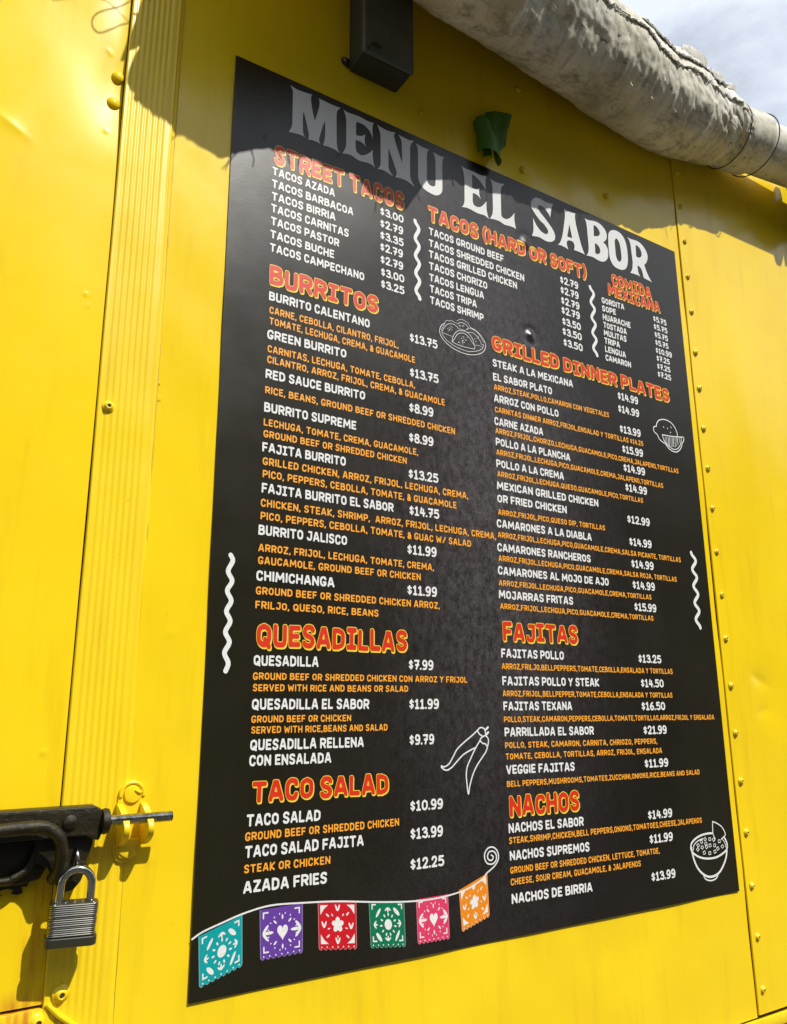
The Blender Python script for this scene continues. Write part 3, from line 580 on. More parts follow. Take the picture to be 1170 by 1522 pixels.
  [[(727.4, 16.6), (733.7, 17.3), (741.4, 16.4), (749.3, 14.2), (757.2, 12.8), (765.0, 12.8), (772.6, 14.7), (778.8, 18.1), (783.7, 22.3), (786.8, 27.5), (787.9, 32.3), (787.3, 38.4), (785.5, 43.6), (779.6, 50.2), (775.4, 53.7), (781.6, 56.3), (785.9, 61.1), (788.3, 67.9), (788.1, 75.9), (786.2, 83.7), (782.2, 90.5), (776.5, 95.7), (769.7, 98.9), (763.2, 99.7), (756.8, 99.4), (750.5, 98.4), (744.2, 97.3), (735.4, 97.6), (725.1, 99.5), (728.9, 94.3), (731.4, 88.4), (732.7, 81.9), (733.0, 75.7), (732.3, 47.4), (731.8, 33.2), (730.6, 23.3)], [(751.1, 23.3), (755.7, 22.9), (760.0, 24.1), (763.6, 27.2), (766.6, 31.0), (768.1, 35.0), (766.8, 39.6), (762.0, 44.4), (750.0, 48.5)], [(751.2, 63.5), (756.3, 63.8), (761.2, 66.3), (764.2, 70.4), (765.5, 75.1), (764.2, 80.6), (760.8, 84.4), (755.4, 86.8), (750.4, 86.2)]],
  [[(791.6, 35.3), (793.1, 28.5), (796.0, 22.8), (800.7, 18.3), (806.9, 14.8), (813.8, 13.1), (821.9, 12.8), (829.0, 14.3), (835.1, 18.2), (839.8, 23.4), (843.1, 30.3), (845.0, 38.2), (846.0, 48.4), (846.0, 59.0), (845.6, 69.6), (843.7, 79.7), (840.3, 88.1), (835.3, 94.2), (829.0, 98.3), (821.5, 100.2), (814.0, 100.5), (806.2, 99.5), (799.9, 96.8), (795.2, 91.5), (791.9, 84.9), (790.8, 75.0), (790.5, 64.7), (790.6, 50.2)], [(814.7, 30.5), (819.1, 32.2), (822.7, 36.2), (824.9, 42.8), (826.0, 50.9), (826.6, 60.1), (826.7, 69.5), (825.7, 76.1), (822.8, 80.7), (818.5, 83.2), (814.7, 81.7), (811.2, 76.6), (809.9, 68.7), (809.9, 58.3), (809.7, 47.9), (810.1, 38.4)]],
  [[(848.8, 16.1), (854.7, 17.0), (861.0, 17.2), (869.4, 16.3), (877.9, 15.3), (886.2, 16.2), (893.5, 19.1), (899.4, 23.6), (904.5, 29.1), (907.7, 35.6), (908.5, 42.8), (906.4, 51.0), (901.7, 59.0), (895.0, 66.0), (898.8, 75.9), (902.2, 83.3), (906.2, 89.5), (909.8, 94.8), (914.2, 100.2), (907.9, 98.5), (901.8, 98.3), (894.8, 97.9), (889.3, 96.8), (888.5, 91.8), (887.4, 84.8), (884.5, 78.7), (880.0, 74.4), (873.4, 73.8), (873.3, 79.7), (874.3, 89.9), (878.9, 97.9), (872.7, 96.7), (865.8, 96.8), (857.5, 97.3), (849.2, 98.2), (854.0, 92.1), (857.3, 84.8), (859.6, 71.4), (857.8, 33.9), (856.6, 26.8), (853.8, 20.3)], [(873.3, 26.6), (878.8, 26.8), (883.9, 29.0), (887.6, 32.9), (889.8, 38.7), (889.9, 44.6), (886.4, 50.4), (881.9, 53.6), (876.8, 54.2), (872.1, 53.6)]],
]
DRAWINGS = {
  'taco_plate_drawing': [(1.1, [(368.4, 348.2), (366.7, 355.2), (369.6, 363.7), (377.8, 371.7), (390.2, 378.3), (405.0, 382.0), (422.2, 382.9), (437.6, 380.1), (451.1, 374.4), (459.8, 366.1), (462.8, 355.7), (459.9, 348.8), (451.3, 339.5), (441.5, 334.4), (430.6, 331.6)]), (1.1, [(368.4, 348.2), (372.2, 342.6), (376.5, 339.1)]), (0.8, [(371.4, 353.0), (372.8, 360.1), (381.0, 368.1), (394.6, 373.9), (409.5, 376.7), (424.6, 377.2), (438.9, 373.6), (451.3, 367.7), (457.2, 361.0), (457.9, 356.0)]), (0.8, [(372.5, 352.7), (376.3, 347.1), (381.8, 340.0), (389.3, 336.1), (396.8, 335.5), (402.1, 337.8), (407.9, 341.5)]), (0.6, [(372.0, 352.9), (371.0, 351.3), (376.4, 341.4), (379.8, 334.0), (383.0, 331.7), (387.3, 331.9), (391.6, 329.6), (396.9, 331.2), (403.3, 331.8)]), (0.6, [(372.9, 356.8), (382.4, 357.6), (392.9, 358.5)]), (0.8, [(404.4, 333.0), (408.8, 328.9), (415.4, 327.6), (421.9, 329.2), (427.2, 333.5)]), (0.6, [(402.4, 327.8), (407.9, 323.6), (415.6, 321.8), (422.1, 323.4), (426.4, 325.1), (430.6, 330.7)]), (0.6, [(408.5, 340.4), (419.3, 340.3), (426.1, 334.7)]), (0.8, [(424.7, 342.7), (429.1, 341.1), (436.9, 340.4), (444.5, 344.2), (450.9, 351.1), (454.0, 357.0), (457.3, 357.1)]), (0.6, [(423.8, 337.2), (430.5, 334.0), (440.4, 334.7), (448.0, 338.5), (454.4, 346.4), (459.8, 352.7)]), (0.6, [(440.5, 361.9), (447.2, 360.8), (454.9, 361.1)]), (0.9, [(392.6, 367.9), (397.1, 361.2), (402.7, 352.2), (410.4, 347.4), (419.1, 346.5), (427.7, 351.4), (434.0, 358.3), (438.2, 362.9), (439.2, 367.4), (435.8, 369.7), (414.0, 370.9), (393.7, 368.6), (392.2, 364.3), (396.2, 353.9), (404.0, 345.3), (411.6, 342.8), (420.4, 341.9), (430.1, 346.0), (436.3, 354.9), (438.3, 362.0)]), (0.9, [(387.1, 347.6), (386.8, 346.9)]), (0.9, [(391.2, 346.2), (392.5, 346.5)]), (0.9, [(387.3, 343.8), (387.4, 343.3)]), (0.9, [(388.0, 347.2), (387.1, 348.4)]), (0.9, [(390.2, 341.5), (391.2, 340.6)]), (0.9, [(384.6, 350.2), (385.4, 350.8)]), (0.9, [(388.5, 344.7), (388.9, 345.0)]), (0.9, [(383.7, 346.9), (383.7, 346.0)]), (0.9, [(393.3, 342.6), (393.5, 342.1)]), (0.9, [(416.1, 331.3), (417.4, 331.7)]), (0.9, [(407.7, 334.8), (408.1, 334.5)]), (0.9, [(413.8, 334.8), (414.9, 333.5)]), (0.9, [(416.9, 333.2), (416.2, 333.5)]), (0.9, [(408.1, 335.1), (409.8, 334.0)]), (0.9, [(409.4, 335.2), (409.8, 334.6)]), (0.9, [(407.8, 365.4), (407.2, 365.7)]), (0.9, [(417.6, 356.4), (416.1, 356.2)]), (0.9, [(415.4, 352.5), (414.6, 352.3)]), (0.9, [(417.8, 362.3), (416.3, 363.1)]), (0.9, [(423.9, 351.7), (424.6, 352.5)]), (0.9, [(420.8, 357.4), (422.3, 357.7)]), (0.9, [(404.4, 365.1), (404.8, 365.7)]), (0.9, [(412.9, 362.2), (412.7, 361.4)]), (0.9, [(405.6, 365.9), (405.1, 364.9)]), (0.9, [(419.1, 358.3), (420.0, 357.7)]), (0.9, [(413.4, 361.1), (414.9, 360.6)]), (0.9, [(415.1, 360.2), (413.6, 359.8)]), (0.9, [(412.4, 356.5), (410.9, 356.9)]), (0.9, [(414.2, 366.2), (413.0, 366.5)]), (0.9, [(415.7, 353.5), (417.3, 353.1)]), (0.9, [(414.6, 363.4), (413.1, 363.6)]), (0.9, [(441.9, 355.0), (443.0, 354.7)]), (0.9, [(445.4, 349.3), (444.5, 348.9)]), (0.9, [(442.6, 354.7), (441.4, 354.0)]), (0.9, [(446.7, 346.5), (448.3, 345.8)]), (0.9, [(446.6, 345.7), (447.5, 346.0)]), (0.9, [(440.0, 350.2), (439.0, 351.3)]), (0.9, [(447.4, 344.9), (446.8, 345.5)]), (0.9, [(443.9, 344.7), (444.9, 344.5)])],
  'avocado_drawing': [(2, [(887.4, 421.5), (889.6, 414.4), (896.9, 406.7), (907.6, 402.8), (919.3, 401.8), (931.9, 404.4), (941.5, 410.8), (946.9, 418.9), (949.2, 425.8), (948.5, 431.4)]), (2, [(887.5, 421.1), (881.6, 422.6), (878.6, 426.3), (879.6, 433.3), (887.8, 438.0), (893.1, 445.9), (901.4, 450.7), (910.0, 452.7)]), (2, [(903.3, 435.6), (920.1, 434.7), (938.4, 433.2), (959.8, 430.2)]), (1.8, [(903.3, 435.6), (904.9, 442.9), (909.2, 449.3), (918.6, 455.7), (929.6, 460.0), (940.0, 459.6), (948.5, 454.9), (956.2, 446.3), (959.6, 436.6), (960.4, 430.6)]), (2, [(910.0, 452.7), (916.8, 459.6), (926.4, 464.1), (939.2, 465.1), (950.4, 460.0), (958.9, 450.4), (961.2, 443.6), (966.8, 437.2), (968.3, 431.4), (965.3, 428.8), (961.2, 430.0)]), (1.8, [(908.8, 417.9), (909.7, 419.4)]), (1.8, [(920.3, 418.4), (921.1, 419.9)]), (1.8, [(931.2, 414.1), (932.1, 415.6)]), (1.8, [(928.4, 425.5), (929.2, 427.0)]), (1.2, [(911.8, 438.9), (910.2, 445.6), (911.2, 453.1)]), (1.2, [(916.0, 438.4), (915.2, 446.1), (915.1, 455.0)]), (1.2, [(920.2, 437.8), (920.3, 446.6), (918.9, 456.9)]), (1.2, [(924.4, 437.3), (922.3, 447.0), (923.0, 457.5)]), (1.2, [(928.6, 436.7), (927.6, 446.1), (927.2, 456.8)]), (1.2, [(932.8, 436.1), (932.9, 445.3), (931.4, 456.0)]), (1.2, [(937.0, 435.6), (935.0, 445.0), (935.7, 455.3)]), (1.2, [(941.3, 435.0), (940.3, 444.2), (939.9, 454.5)]), (1.2, [(945.5, 434.4), (945.8, 442.3), (944.4, 451.9)]), (1.2, [(949.8, 433.9), (948.2, 440.1), (949.3, 447.3)]), (1.2, [(954.1, 433.3), (953.8, 437.3), (954.1, 442.6)])],
  'chili_drawing': [(2, [(421.0, 986.6), (410.5, 993.8), (395.3, 1003.1), (382.4, 1012.4), (374.9, 1022.5), (367.4, 1031.8), (359.2, 1035.7), (353.7, 1034.3)]), (2, [(353.6, 1035.9), (358.1, 1039.2), (364.1, 1040.4), (372.4, 1036.7), (380.8, 1029.9), (391.5, 1021.5), (401.2, 1016.6), (415.2, 1011.4)]), (2, [(421.0, 986.6), (424.9, 983.4), (429.3, 983.0), (434.1, 985.2), (435.5, 989.4), (436.4, 994.4)]), (2, [(421.4, 988.3), (424.5, 992.4), (428.8, 994.6)]), (2, [(432.6, 995.1), (427.6, 997.4), (424.1, 1002.3), (416.2, 1011.9), (407.2, 1025.3), (400.5, 1036.3), (398.0, 1045.8), (398.2, 1056.1), (400.7, 1074.8), (403.7, 1064.3), (409.5, 1049.5), (417.4, 1037.0), (427.5, 1026.1), (435.5, 1017.4), (439.1, 1009.3), (441.0, 1002.7), (439.6, 997.7), (435.3, 994.7), (432.6, 995.1)]), (2, [(425.2, 1001.9), (430.5, 1005.7), (434.8, 1006.3), (436.9, 1009.2)]), (3.2, [(436.8, 985.7), (440.8, 982.8)]), (3.2, [(437.6, 992.7), (441.0, 989.9)])],
  'nacho_bowl_drawing': [(3.2, [(940.6, 1172.2), (924.9, 1171.8), (907.6, 1173.3), (891.5, 1177.9), (880.9, 1184.5), (878.8, 1193.5), (886.6, 1201.7), (902.2, 1208.6), (921.4, 1212.1), (944.2, 1212.2), (962.4, 1208.0), (975.1, 1202.3), (978.0, 1193.9), (974.9, 1185.9), (971.2, 1181.2)]), (3.6, [(880.0, 1190.2), (882.1, 1203.7), (886.0, 1214.9), (892.7, 1225.5), (903.8, 1234.9), (918.3, 1241.1), (933.8, 1241.5), (948.8, 1237.2), (962.2, 1226.7), (971.5, 1214.9), (975.5, 1204.1)]), (2.2, [(905.9, 1239.3), (910.7, 1244.4), (922.8, 1247.8), (935.8, 1246.7), (943.6, 1242.5)]), (2, [(941.2, 1172.7), (943.4, 1154.8), (946.4, 1154.1), (958.8, 1158.6), (969.4, 1165.5), (975.9, 1175.6), (973.0, 1179.7), (963.4, 1184.0)]), (1.8, [(941.8, 1173.6), (943.9, 1178.9), (946.2, 1182.1)]), (1.8, [(884.8, 1194.9), (887.3, 1187.6), (897.9, 1181.8), (912.4, 1178.8)]), (1.6, [(966.3, 1184.3), (972.4, 1191.7), (974.2, 1198.8)]), ('s', 1.2, [(901.9, 1189.5), (897.1, 1191.5), (894.7, 1187.6), (899.5, 1185.6), (901.9, 1189.5)]), ('s', 1.2, [(900.3, 1195.4), (896.1, 1198.1), (892.9, 1194.8), (897.1, 1192.1), (900.3, 1195.4)]), ('s', 1.2, [(911.5, 1185.0), (906.3, 1186.2), (904.9, 1182.0), (910.1, 1180.8), (911.5, 1185.0)]), ('s', 1.2, [(912.6, 1192.6), (909.1, 1195.9), (905.1, 1193.1), (908.6, 1189.8), (912.6, 1192.6)]), ('s', 1.2, [(922.3, 1180.8), (917.7, 1183.2), (914.8, 1179.6), (919.4, 1177.2), (922.3, 1180.8)]), ('s', 1.2, [(916.2, 1203.4), (910.9, 1204.2), (910.0, 1199.9), (915.4, 1199.2), (916.2, 1203.4)]), ('s', 1.2, [(924.3, 1194.3), (919.2, 1195.9), (917.3, 1191.9), (922.4, 1190.3), (924.3, 1194.3)]), ('s', 1.2, [(923.1, 1188.8), (918.3, 1190.8), (915.9, 1187.0), (920.7, 1185.0), (923.1, 1188.8)]), ('s', 1.2, [(934.1, 1183.3), (928.7, 1183.6), (928.3, 1179.3), (933.8, 1178.9), (934.1, 1183.3)]), ('s', 1.2, [(933.5, 1193.2), (928.1, 1194.0), (927.2, 1189.6), (932.6, 1188.9), (933.5, 1193.2)]), ('s', 1.2, [(930.3, 1206.1), (924.8, 1206.0), (925.1, 1201.6), (930.5, 1201.8), (930.3, 1206.1)]), ('s', 1.2, [(945.6, 1183.7), (940.9, 1186.1), (938.0, 1182.4), (942.6, 1180.0), (945.6, 1183.7)]), ('s', 1.2, [(945.4, 1195.0), (940.0, 1194.5), (940.8, 1190.1), (946.2, 1190.6), (945.4, 1195.0)]), ('s', 1.2, [(945.6, 1204.2), (940.2, 1205.4), (938.8, 1201.2), (944.2, 1200.0), (945.6, 1204.2)]), ('s', 1.2, [(959.8, 1189.2), (954.2, 1189.1), (954.4, 1184.7), (960.0, 1184.8), (959.8, 1189.2)]), ('s', 1.2, [(954.6, 1199.3), (949.6, 1201.3), (947.1, 1197.4), (952.1, 1195.4), (954.6, 1199.3)]), ('s', 1.2, [(968.3, 1196.5), (963.8, 1199.3), (960.4, 1195.8), (964.9, 1193.1), (968.3, 1196.5)])],
}
WAVES = [(6.2, [(26.1, 760.9), (29.2, 768.4), (23.5, 782.2), (29.5, 794.3), (23.5, 807.3), (29.4, 820.0), (23.6, 833.3), (29.2, 845.9), (23.4, 859.5), (29.3, 872.0), (23.4, 885.4), (28.9, 897.9), (25.9, 907.7)]), (6.6, [(321.2, 166.7), (322.3, 170.4), (324.8, 173.6), (327.4, 176.8), (328.5, 180.5), (327.4, 185.0), (324.9, 189.9), (322.3, 194.9), (321.2, 199.3), (322.3, 203.0), (324.9, 206.2), (327.5, 209.4), (328.5, 213.1), (327.5, 217.4), (324.9, 222.3), (322.4, 227.2), (321.3, 231.5), (322.4, 235.2), (324.9, 238.4), (327.5, 241.6), (328.6, 245.2), (327.5, 249.5), (325.0, 254.3), (322.4, 259.1), (321.4, 263.4), (322.4, 267.0), (325.0, 270.2), (327.5, 273.4), (328.6, 277.0), (327.5, 281.3), (325.0, 286.0), (322.5, 290.7), (321.4, 294.9), (322.5, 298.5), (325.0, 301.6), (327.6, 304.8), (328.6, 308.4)]), (6.6, [(728.4, 165.7), (729.6, 169.4), (732.8, 172.5), (736.0, 175.7), (737.3, 179.4), (735.9, 183.9), (732.5, 188.9), (729.2, 194.0), (727.8, 198.4), (729.1, 202.1), (732.3, 205.3), (735.4, 208.4), (736.7, 212.1), (735.3, 216.6), (732.0, 221.5), (728.7, 226.5), (727.3, 230.9), (728.6, 234.5), (731.7, 237.7), (734.9, 240.8), (736.1, 244.5), (734.7, 248.9), (731.4, 253.8), (728.1, 258.6), (726.8, 263.0), (728.0, 266.6), (731.2, 269.7), (734.3, 272.9), (735.6, 276.5), (734.2, 280.9), (730.9, 285.7), (727.6, 290.4), (726.2, 294.7), (727.5, 298.3), (730.6, 301.5), (733.7, 304.6), (735.0, 308.3)]), (7, [(956.4, 666.1), (958.0, 670.0), (962.1, 673.7), (966.1, 677.4), (967.7, 681.4), (965.8, 685.7), (961.4, 690.1), (957.1, 694.6), (955.2, 698.8), (956.8, 702.8), (960.8, 706.5), (964.9, 710.2), (966.4, 714.1), (964.5, 718.3), (960.2, 722.7), (955.9, 727.1), (954.1, 731.2), (955.6, 735.1), (959.6, 738.9), (963.6, 742.6), (965.2, 746.5), (963.3, 750.6), (959.0, 754.9), (954.7, 759.2), (952.9, 763.3), (954.4, 767.2), (958.4, 770.9), (962.4, 774.6), (963.9, 778.5), (962.1, 782.6), (957.8, 786.8), (953.6, 791.0), (951.7, 795.0), (953.3, 798.8), (957.2, 802.6), (961.2, 806.3), (962.7, 810.2)])]
BUNTING_LINE = (2.0, [(0.1, 1207.7), (12.5, 1201.7), (36.4, 1195.0), (61.1, 1188.8), (95.5, 1184.3), (140.6, 1186.8), (188.0, 1191.0), (247.9, 1199.2), (300.6, 1204.8), (344.8, 1205.9), (391.2, 1201.1), (421.6, 1190.5), (429.4, 1183.9), (444.3, 1175.9), (452.0, 1167.0), (451.1, 1157.2), (444.2, 1150.7), (434.8, 1150.3), (428.0, 1156.0), (426.9, 1163.6), (431.3, 1170.7), (440.5, 1172.6), (447.4, 1168.5), (448.5, 1161.8), (443.9, 1156.1), (435.9, 1155.8), (432.2, 1161.2), (434.1, 1166.2), (439.9, 1167.4), (442.8, 1163.2), (439.2, 1160.5)])
FLAGS = [('teal', [(7.4, 1206.1), (60.0, 1190.0), (62.4, 1245.9), (11.2, 1260.9)]), ('purple', [(81.6, 1187.7), (139.0, 1187.1), (140.3, 1243.7), (84.6, 1243.8)]), ('red', [(159.6, 1188.8), (215.3, 1194.7), (216.7, 1251.1), (162.1, 1244.3)]), ('green', [(233.6, 1196.4), (288.7, 1202.7), (290.9, 1259.5), (236.9, 1253.2)]), ('pink', [(307.7, 1203.6), (361.0, 1203.3), (362.3, 1260.0), (309.8, 1259.4)]), ('orange', [(379.6, 1200.5), (430.7, 1184.1), (432.7, 1241.4), (383.4, 1254.9)])]
# ================================================================== MENU BOARD
menu = thing('menu_board', 'large black printed menu headed MENU EL SABOR on the yellow wall', 'menu sign', W(0, -1.27347, 0))
BW, BH, BT = 1000.0, 1273.47, 0.0030
DENTS = [(567, 125, 2.6, 15), (567, 311, 4.2, 13), (563, 474, 1.1, 7), (45, 52, 0.7, 4), (51, 121, 0.9, 5), (174, 102, 0.9, 5), (236, 1120, 0.35, 14)]
def D(x, v):              # sheet relief in millimetres
    h = 0.35*np.sin(x*0.009+1)*np.cos(v*0.006)+0.15*np.sin(v*0.021+x*0.013)
    for cx, cv, a, r in DENTS:
        d = np.sqrt((x-cx)**2+(v-cv)**2)
        h = h+a*(np.clip(1-d/r, 0, 1)**1.35)-a*0.22*np.exp(-((d-r*1.15)/(r*0.45))**2)
    h = h+0.5*np.exp(-np.abs((x-230)*0.78-(v-1150)*0.62+0*v)/3.0)*np.exp(-(((x-215)/22)**2+((v-1165)/30)**2))
    return h
def S(x, v, off=0.0):     # menu millimetres (right, down) -> world
    x = np.asarray(x, float); v = np.asarray(v, float)
    return np.stack([x/1000.0, -(BT+(D(x, v)+off)/1000.0), Z0-v/1000.0], -1)
nx, nv = 401, 511
gx, gv = np.meshgrid(np.linspace(0, BW, nx), np.linspace(0, BH, nv))
F = S(gx, gv).reshape(-1, 3); idx = np.arange(nx*nv).reshape(nv, nx)
q = np.stack([idx[:-1, :-1], idx[1:, :-1], idx[1:, 1:], idx[:-1, 1:]], -1).reshape(-1, 4)
ring = np.concatenate([idx[0, :], idx[1:, -1], idx[-1, -2::-1], idx[-2:0:-1, 0]]); Bk = F[ring].copy(); Bk[:, 1] = -0.0002
k = len(ring); j = np.arange(k); jn = (j+1) % k; s_ = np.stack([ring[j], ring[jn], nx*nv+jn, nx*nv+j], -1)
Q = np.concatenate([q, s_]); me = me_fast('panel', np.concatenate([F, Bk]), Q.ravel(), np.full(len(Q), 4)); me.shade_smooth()
try: me.set_sharp_from_angle(angle=math.radians(50))
except Exception: pass
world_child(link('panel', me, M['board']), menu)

# ---- hand-cut lettering: strokes -> distance field -> flat outline mesh
def sdf_segments(segs, X, Y, pn=2.0):    # segs: (x0,y0,x1,y1,r)
    d = np.full(X.shape, 1e9)
    for x0, y0, x1, y1, r in segs:
        dx, dy = x1-x0, y1-y0; L2 = dx*dx+dy*dy
        t = 0 if L2 < 1e-12 else np.clip(((X-x0)*dx+(Y-y0)*dy)/L2, 0, 1)
        a, b = X-x0-t*dx, Y-y0-t*dy
        d = np.minimum(d, (np.hypot(a, b) if pn == 2.0 else (np.abs(a)**pn+np.abs(b)**pn)**(1/pn)*(1.0+0.10*(2*abs(dx*dy)/max(L2, 1e-9))))-r)
    return d
def field_mesh(d, x0, y0, c):            # marching squares; returns vertices, face sizes
    ins = d < 0; ny, nx = d.shape; V = []; sizes = []
    a = ins[:-1, :-1]; b = ins[:-1, 1:]; cc = ins[1:, 1:]; e = ins[1:, :-1]
    full = a & b & cc & e; some = (a | b | cc | e) & ~full
    for j in range(ny-1):
        row = full[j]; i = 0
        js = np.flatnonzero(row)
        if len(js):
            br = np.flatnonzero(np.diff(js) > 1); st = np.concatenate(([0], br+1)); en = np.concatenate((br, [len(js)-1]))
            for s0, s1 in zip(js[st], js[en]):
                V += [(x0+s0*c, y0+j*c), (x0+(s1+1)*c, y0+j*c), (x0+(s1+1)*c, y0+(j+1)*c), (x0+s0*c, y0+(j+1)*c)]; sizes.append(4)
    for j, i in zip(*np.nonzero(some)):
        cs = ((i, j), (i+1, j), (i+1, j+1), (i, j+1)); vals = [d[y, x] for x, y in cs]; k = 0
        for q in range(4):
            (xa, ya), va = cs[q], vals[q]; (xb, yb), vb = cs[(q+1) % 4], vals[(q+1) % 4]
            if va < 0: V.append((x0+xa*c, y0+ya*c)); k += 1
            if (va < 0) != (vb < 0):
                t = va/(va-vb); V.append((x0+(xa+(xb-xa)*t)*c, y0+(ya+(yb-ya)*t)*c)); k += 1
        if k > 2: sizes.append(k)
        elif k: del V[-k:]
    return np.array(V, float).reshape(-1, 2), sizes
GL = {   # strokes in a unit box, y up; 'c' = curved through the points, 's' = straight
'A': (.66, [('s', [(0, 0), (.40, 1), (.60, 1), (1, 0)]), ('s', [(.22, .27), (.78, .27)])]),
'B': (.58, [('s', [(0, 0), (0, 1), (.5, 1)]), ('c', [(.5, 1), (.86, .92), (.86, .64), (.5, .54)]), ('s', [(0, .54), (.5, .54)]), ('c', [(.5, .54), (1, .42), (1, .12), (.6, 0)]), ('s', [(.6, 0), (0, 0)])]),
'C': (.54, [('c', [(1, .80), (.86, .97), (.35, 1), (.03, .78), (0, .3), (.25, .02), (.8, 0), (1, .20)])]),
'D': (.58, [('s', [(0, 0), (0, 1), (.4, 1)]), ('c', [(.4, 1), (.9, .85), (1, .5), (.9, .15), (.4, 0)]), ('s', [(.4, 0), (0, 0)])]),
'E': (.48, [('s', [(1, 1), (0, 1), (0, 0), (1, 0)]), ('s', [(0, .5), (.85, .5)])]),
'F': (.48, [('s', [(1, 1), (0, 1), (0, 0)]), ('s', [(0, .48), (.85, .48)])]),
'G': (.58, [('c', [(1, .80), (.84, 1.0), (.35, 1), (.03, .78), (0, .3), (.25, .02), (.75, 0), (1, .2)]), ('s', [(1, .2), (1, .38), (.62, .38)])]),
'H': (.60, [('s', [(0, 0), (0, 1)]), ('s', [(1, 0), (1, 1)]), ('s', [(0, .5), (1, .5)])]),
'I': (.0, [('s', [(0, 0), (0, 1)])]),
'i': (.42, [('s', [(.5, 0), (.5, 1)]), ('s', [(0, 1), (1, 1)]), ('s', [(0, 0), (1, 0)])]),
'J': (.50, [('s', [(.35, 1), (1, 1), (1, .28)]), ('c', [(1, .28), (.8, .02), (.25, 0), (0, .2)])]),
'K': (.58, [('s', [(0, 0), (0, 1)]), ('s', [(1, 1), (.08, .47), (1, 0)])]),
'L': (.46, [('s', [(0, 1), (0, 0), (1, 0)])]),
'M': (.86, [('s', [(0, 0), (.07, 1), (.5, .28), (.93, 1), (1, 0)])]),
'N': (.62, [('s', [(0, 0), (0, 1), (1, 0), (1, 1)])]),
'O': (.58, [('c', [(.5, 1), (.08, .84), (0, .5), (.08, .16), (.5, 0), (.92, .16), (1, .5), (.92, .84), (.5, 1)])]),
'P': (.54, [('s', [(0, 0), (0, 1), (.5, 1)]), ('c', [(.5, 1), (1, .88), (1, .52), (.5, .40)]), ('s', [(.5, .40), (0, .40)])]),
'Q': (.62, [('c', [(.5, 1), (.08, .84), (0, .5), (.08, .16), (.5, 0), (.92, .16), (1, .5), (.92, .84), (.5, 1)]), ('s', [(.60, .28), (1, -.10)])]),
'R': (.58, [('s', [(0, 0), (0, 1), (.5, 1)]), ('c', [(.5, 1), (.98, .88), (.98, .55), (.5, .44)]), ('s', [(0, .44), (.5, .44), (1, 0)])]),
'S': (.54, [('c', [(1, .86), (.8, 1.0), (.3, 1), (.03, .78), (.2, .58), (.75, .45), (1, .24), (.75, .01), (.25, 0), (0, .13)])]),
'T': (.60, [('s', [(0, 1), (1, 1)]), ('s', [(.5, 0), (.5, 1)])]),
'U': (.58, [('s', [(0, 1), (0, .3)]), ('c', [(0, .3), (.12, .05), (.5, 0), (.88, .05), (1, .3)]), ('s', [(1, .3), (1, 1)])]),
'V': (.62, [('s', [(0, 1), (.44, 0), (.56, 0), (1, 1)])]),
'W': (.88, [('s', [(0, 1), (.2, 0), (.5, .75), (.8, 0), (1, 1)])]),
'X': (.60, [('s', [(0, 0), (1, 1)]), ('s', [(0, 1), (1, 0)])]),
'Y': (.60, [('s', [(0, 1), (.5, .48), (1, 1)]), ('s', [(.5, .48), (.42, 0)])]),
'Z': (.54, [('s', [(0, 1), (1, 1), (0, 0), (1, 0)])]),
'0': (.54, [('c', [(.5, 1), (.08, .84), (0, .5), (.08, .16), (.5, 0), (.92, .16), (1, .5), (.92, .84), (.5, 1)])]),
'1': (.36, [('s', [(0, .82), (.5, 1), (.5, 0)]), ('s', [(0, 0), (1, 0)])]),
'2': (.50, [('c', [(0, .78), (.2, 1), (.75, 1), (.95, .75), (.7, .45), (0, 0)]), ('s', [(0, 0), (1, 0)])]),
'3': (.50, [('c', [(0, .86), (.3, 1), (.8, .97), (.9, .72), (.4, .54)]), ('c', [(.4, .54), (1, .44), (1, .1), (.6, 0), (0, .1)])]),
'4': (.54, [('s', [(.30, 1), (0, .34), (1, .34)]), ('s', [(.72, .8), (.72, 0)])]),
'5': (.50, [('s', [(.95, 1), (.12, 1), (.06, .58)]), ('c', [(.06, .58), (.5, .64), (1, .48), (1, .14), (.6, 0), (0, .08)])]),
'6': (.50, [('c', [(.8, 1), (.25, .75), (0, .35), (.2, .04), (.7, 0), (1, .25), (.75, .52), (.2, .46), (.03, .3)])]),
'7': (.50, [('s', [(0, 1), (1, 1), (.4, 0)]), ('s', [(.22, .48), (.95, .48)])]),
'8': (.50, [('c', [(.5, .55), (.08, .72), (.2, 1), (.8, 1), (.92, .72), (.5, .55), (0, .35), (.12, .02), (.88, .02), (1, .35), (.5, .55)])]),
'9': (.50, [('c', [(.95, .65), (.7, .45), (.25, .45), (0, .7), (.25, 1), (.75, 1), (1, .75), (.98, .35), (.7, .03), (.1, 0)])]),
'$': (.44, [('c', [(1, .72), (.75, .86), (.2, .86), (.05, .66), (.5, .5), (.95, .34), (.8, .14), (.25, .14), (0, .28)]), ('s', [(.5, 1.02), (.5, -.03)])]),
'.': (.0, [('s', [(0, .03), (0, .0)])]),
',': (.06, [('s', [(1, .04), (0, -.16)])]),
'&': (.52, [('c', [(1, .5), (.6, .05), (.1, .02), (.02, .3), (.5, .55), (.75, .8), (.5, 1), (.15, .9), (.25, .6), (1, 0)])]),
'/': (.50, [('s', [(0, 0), (1, 1)])]),
'(': (.16, [('c', [(1, 1.12), (.1, .8), (.0, .3), (1, -.12)])]),
')': (.16, [('c', [(0, 1.12), (.9, .8), (1, .3), (0, -.12)])]),
}
STY = {'item': (.106, .125, .34), 'desc': (.098, .15, .36), 'price': (.100, .10, .3), 'heading': (.116, .115, .30)}   # radius, gap, space
PN = {'item': 3.6, 'desc': 3.6, 'price': 2.6, 'heading': 3.0}     # how square the pen nib is
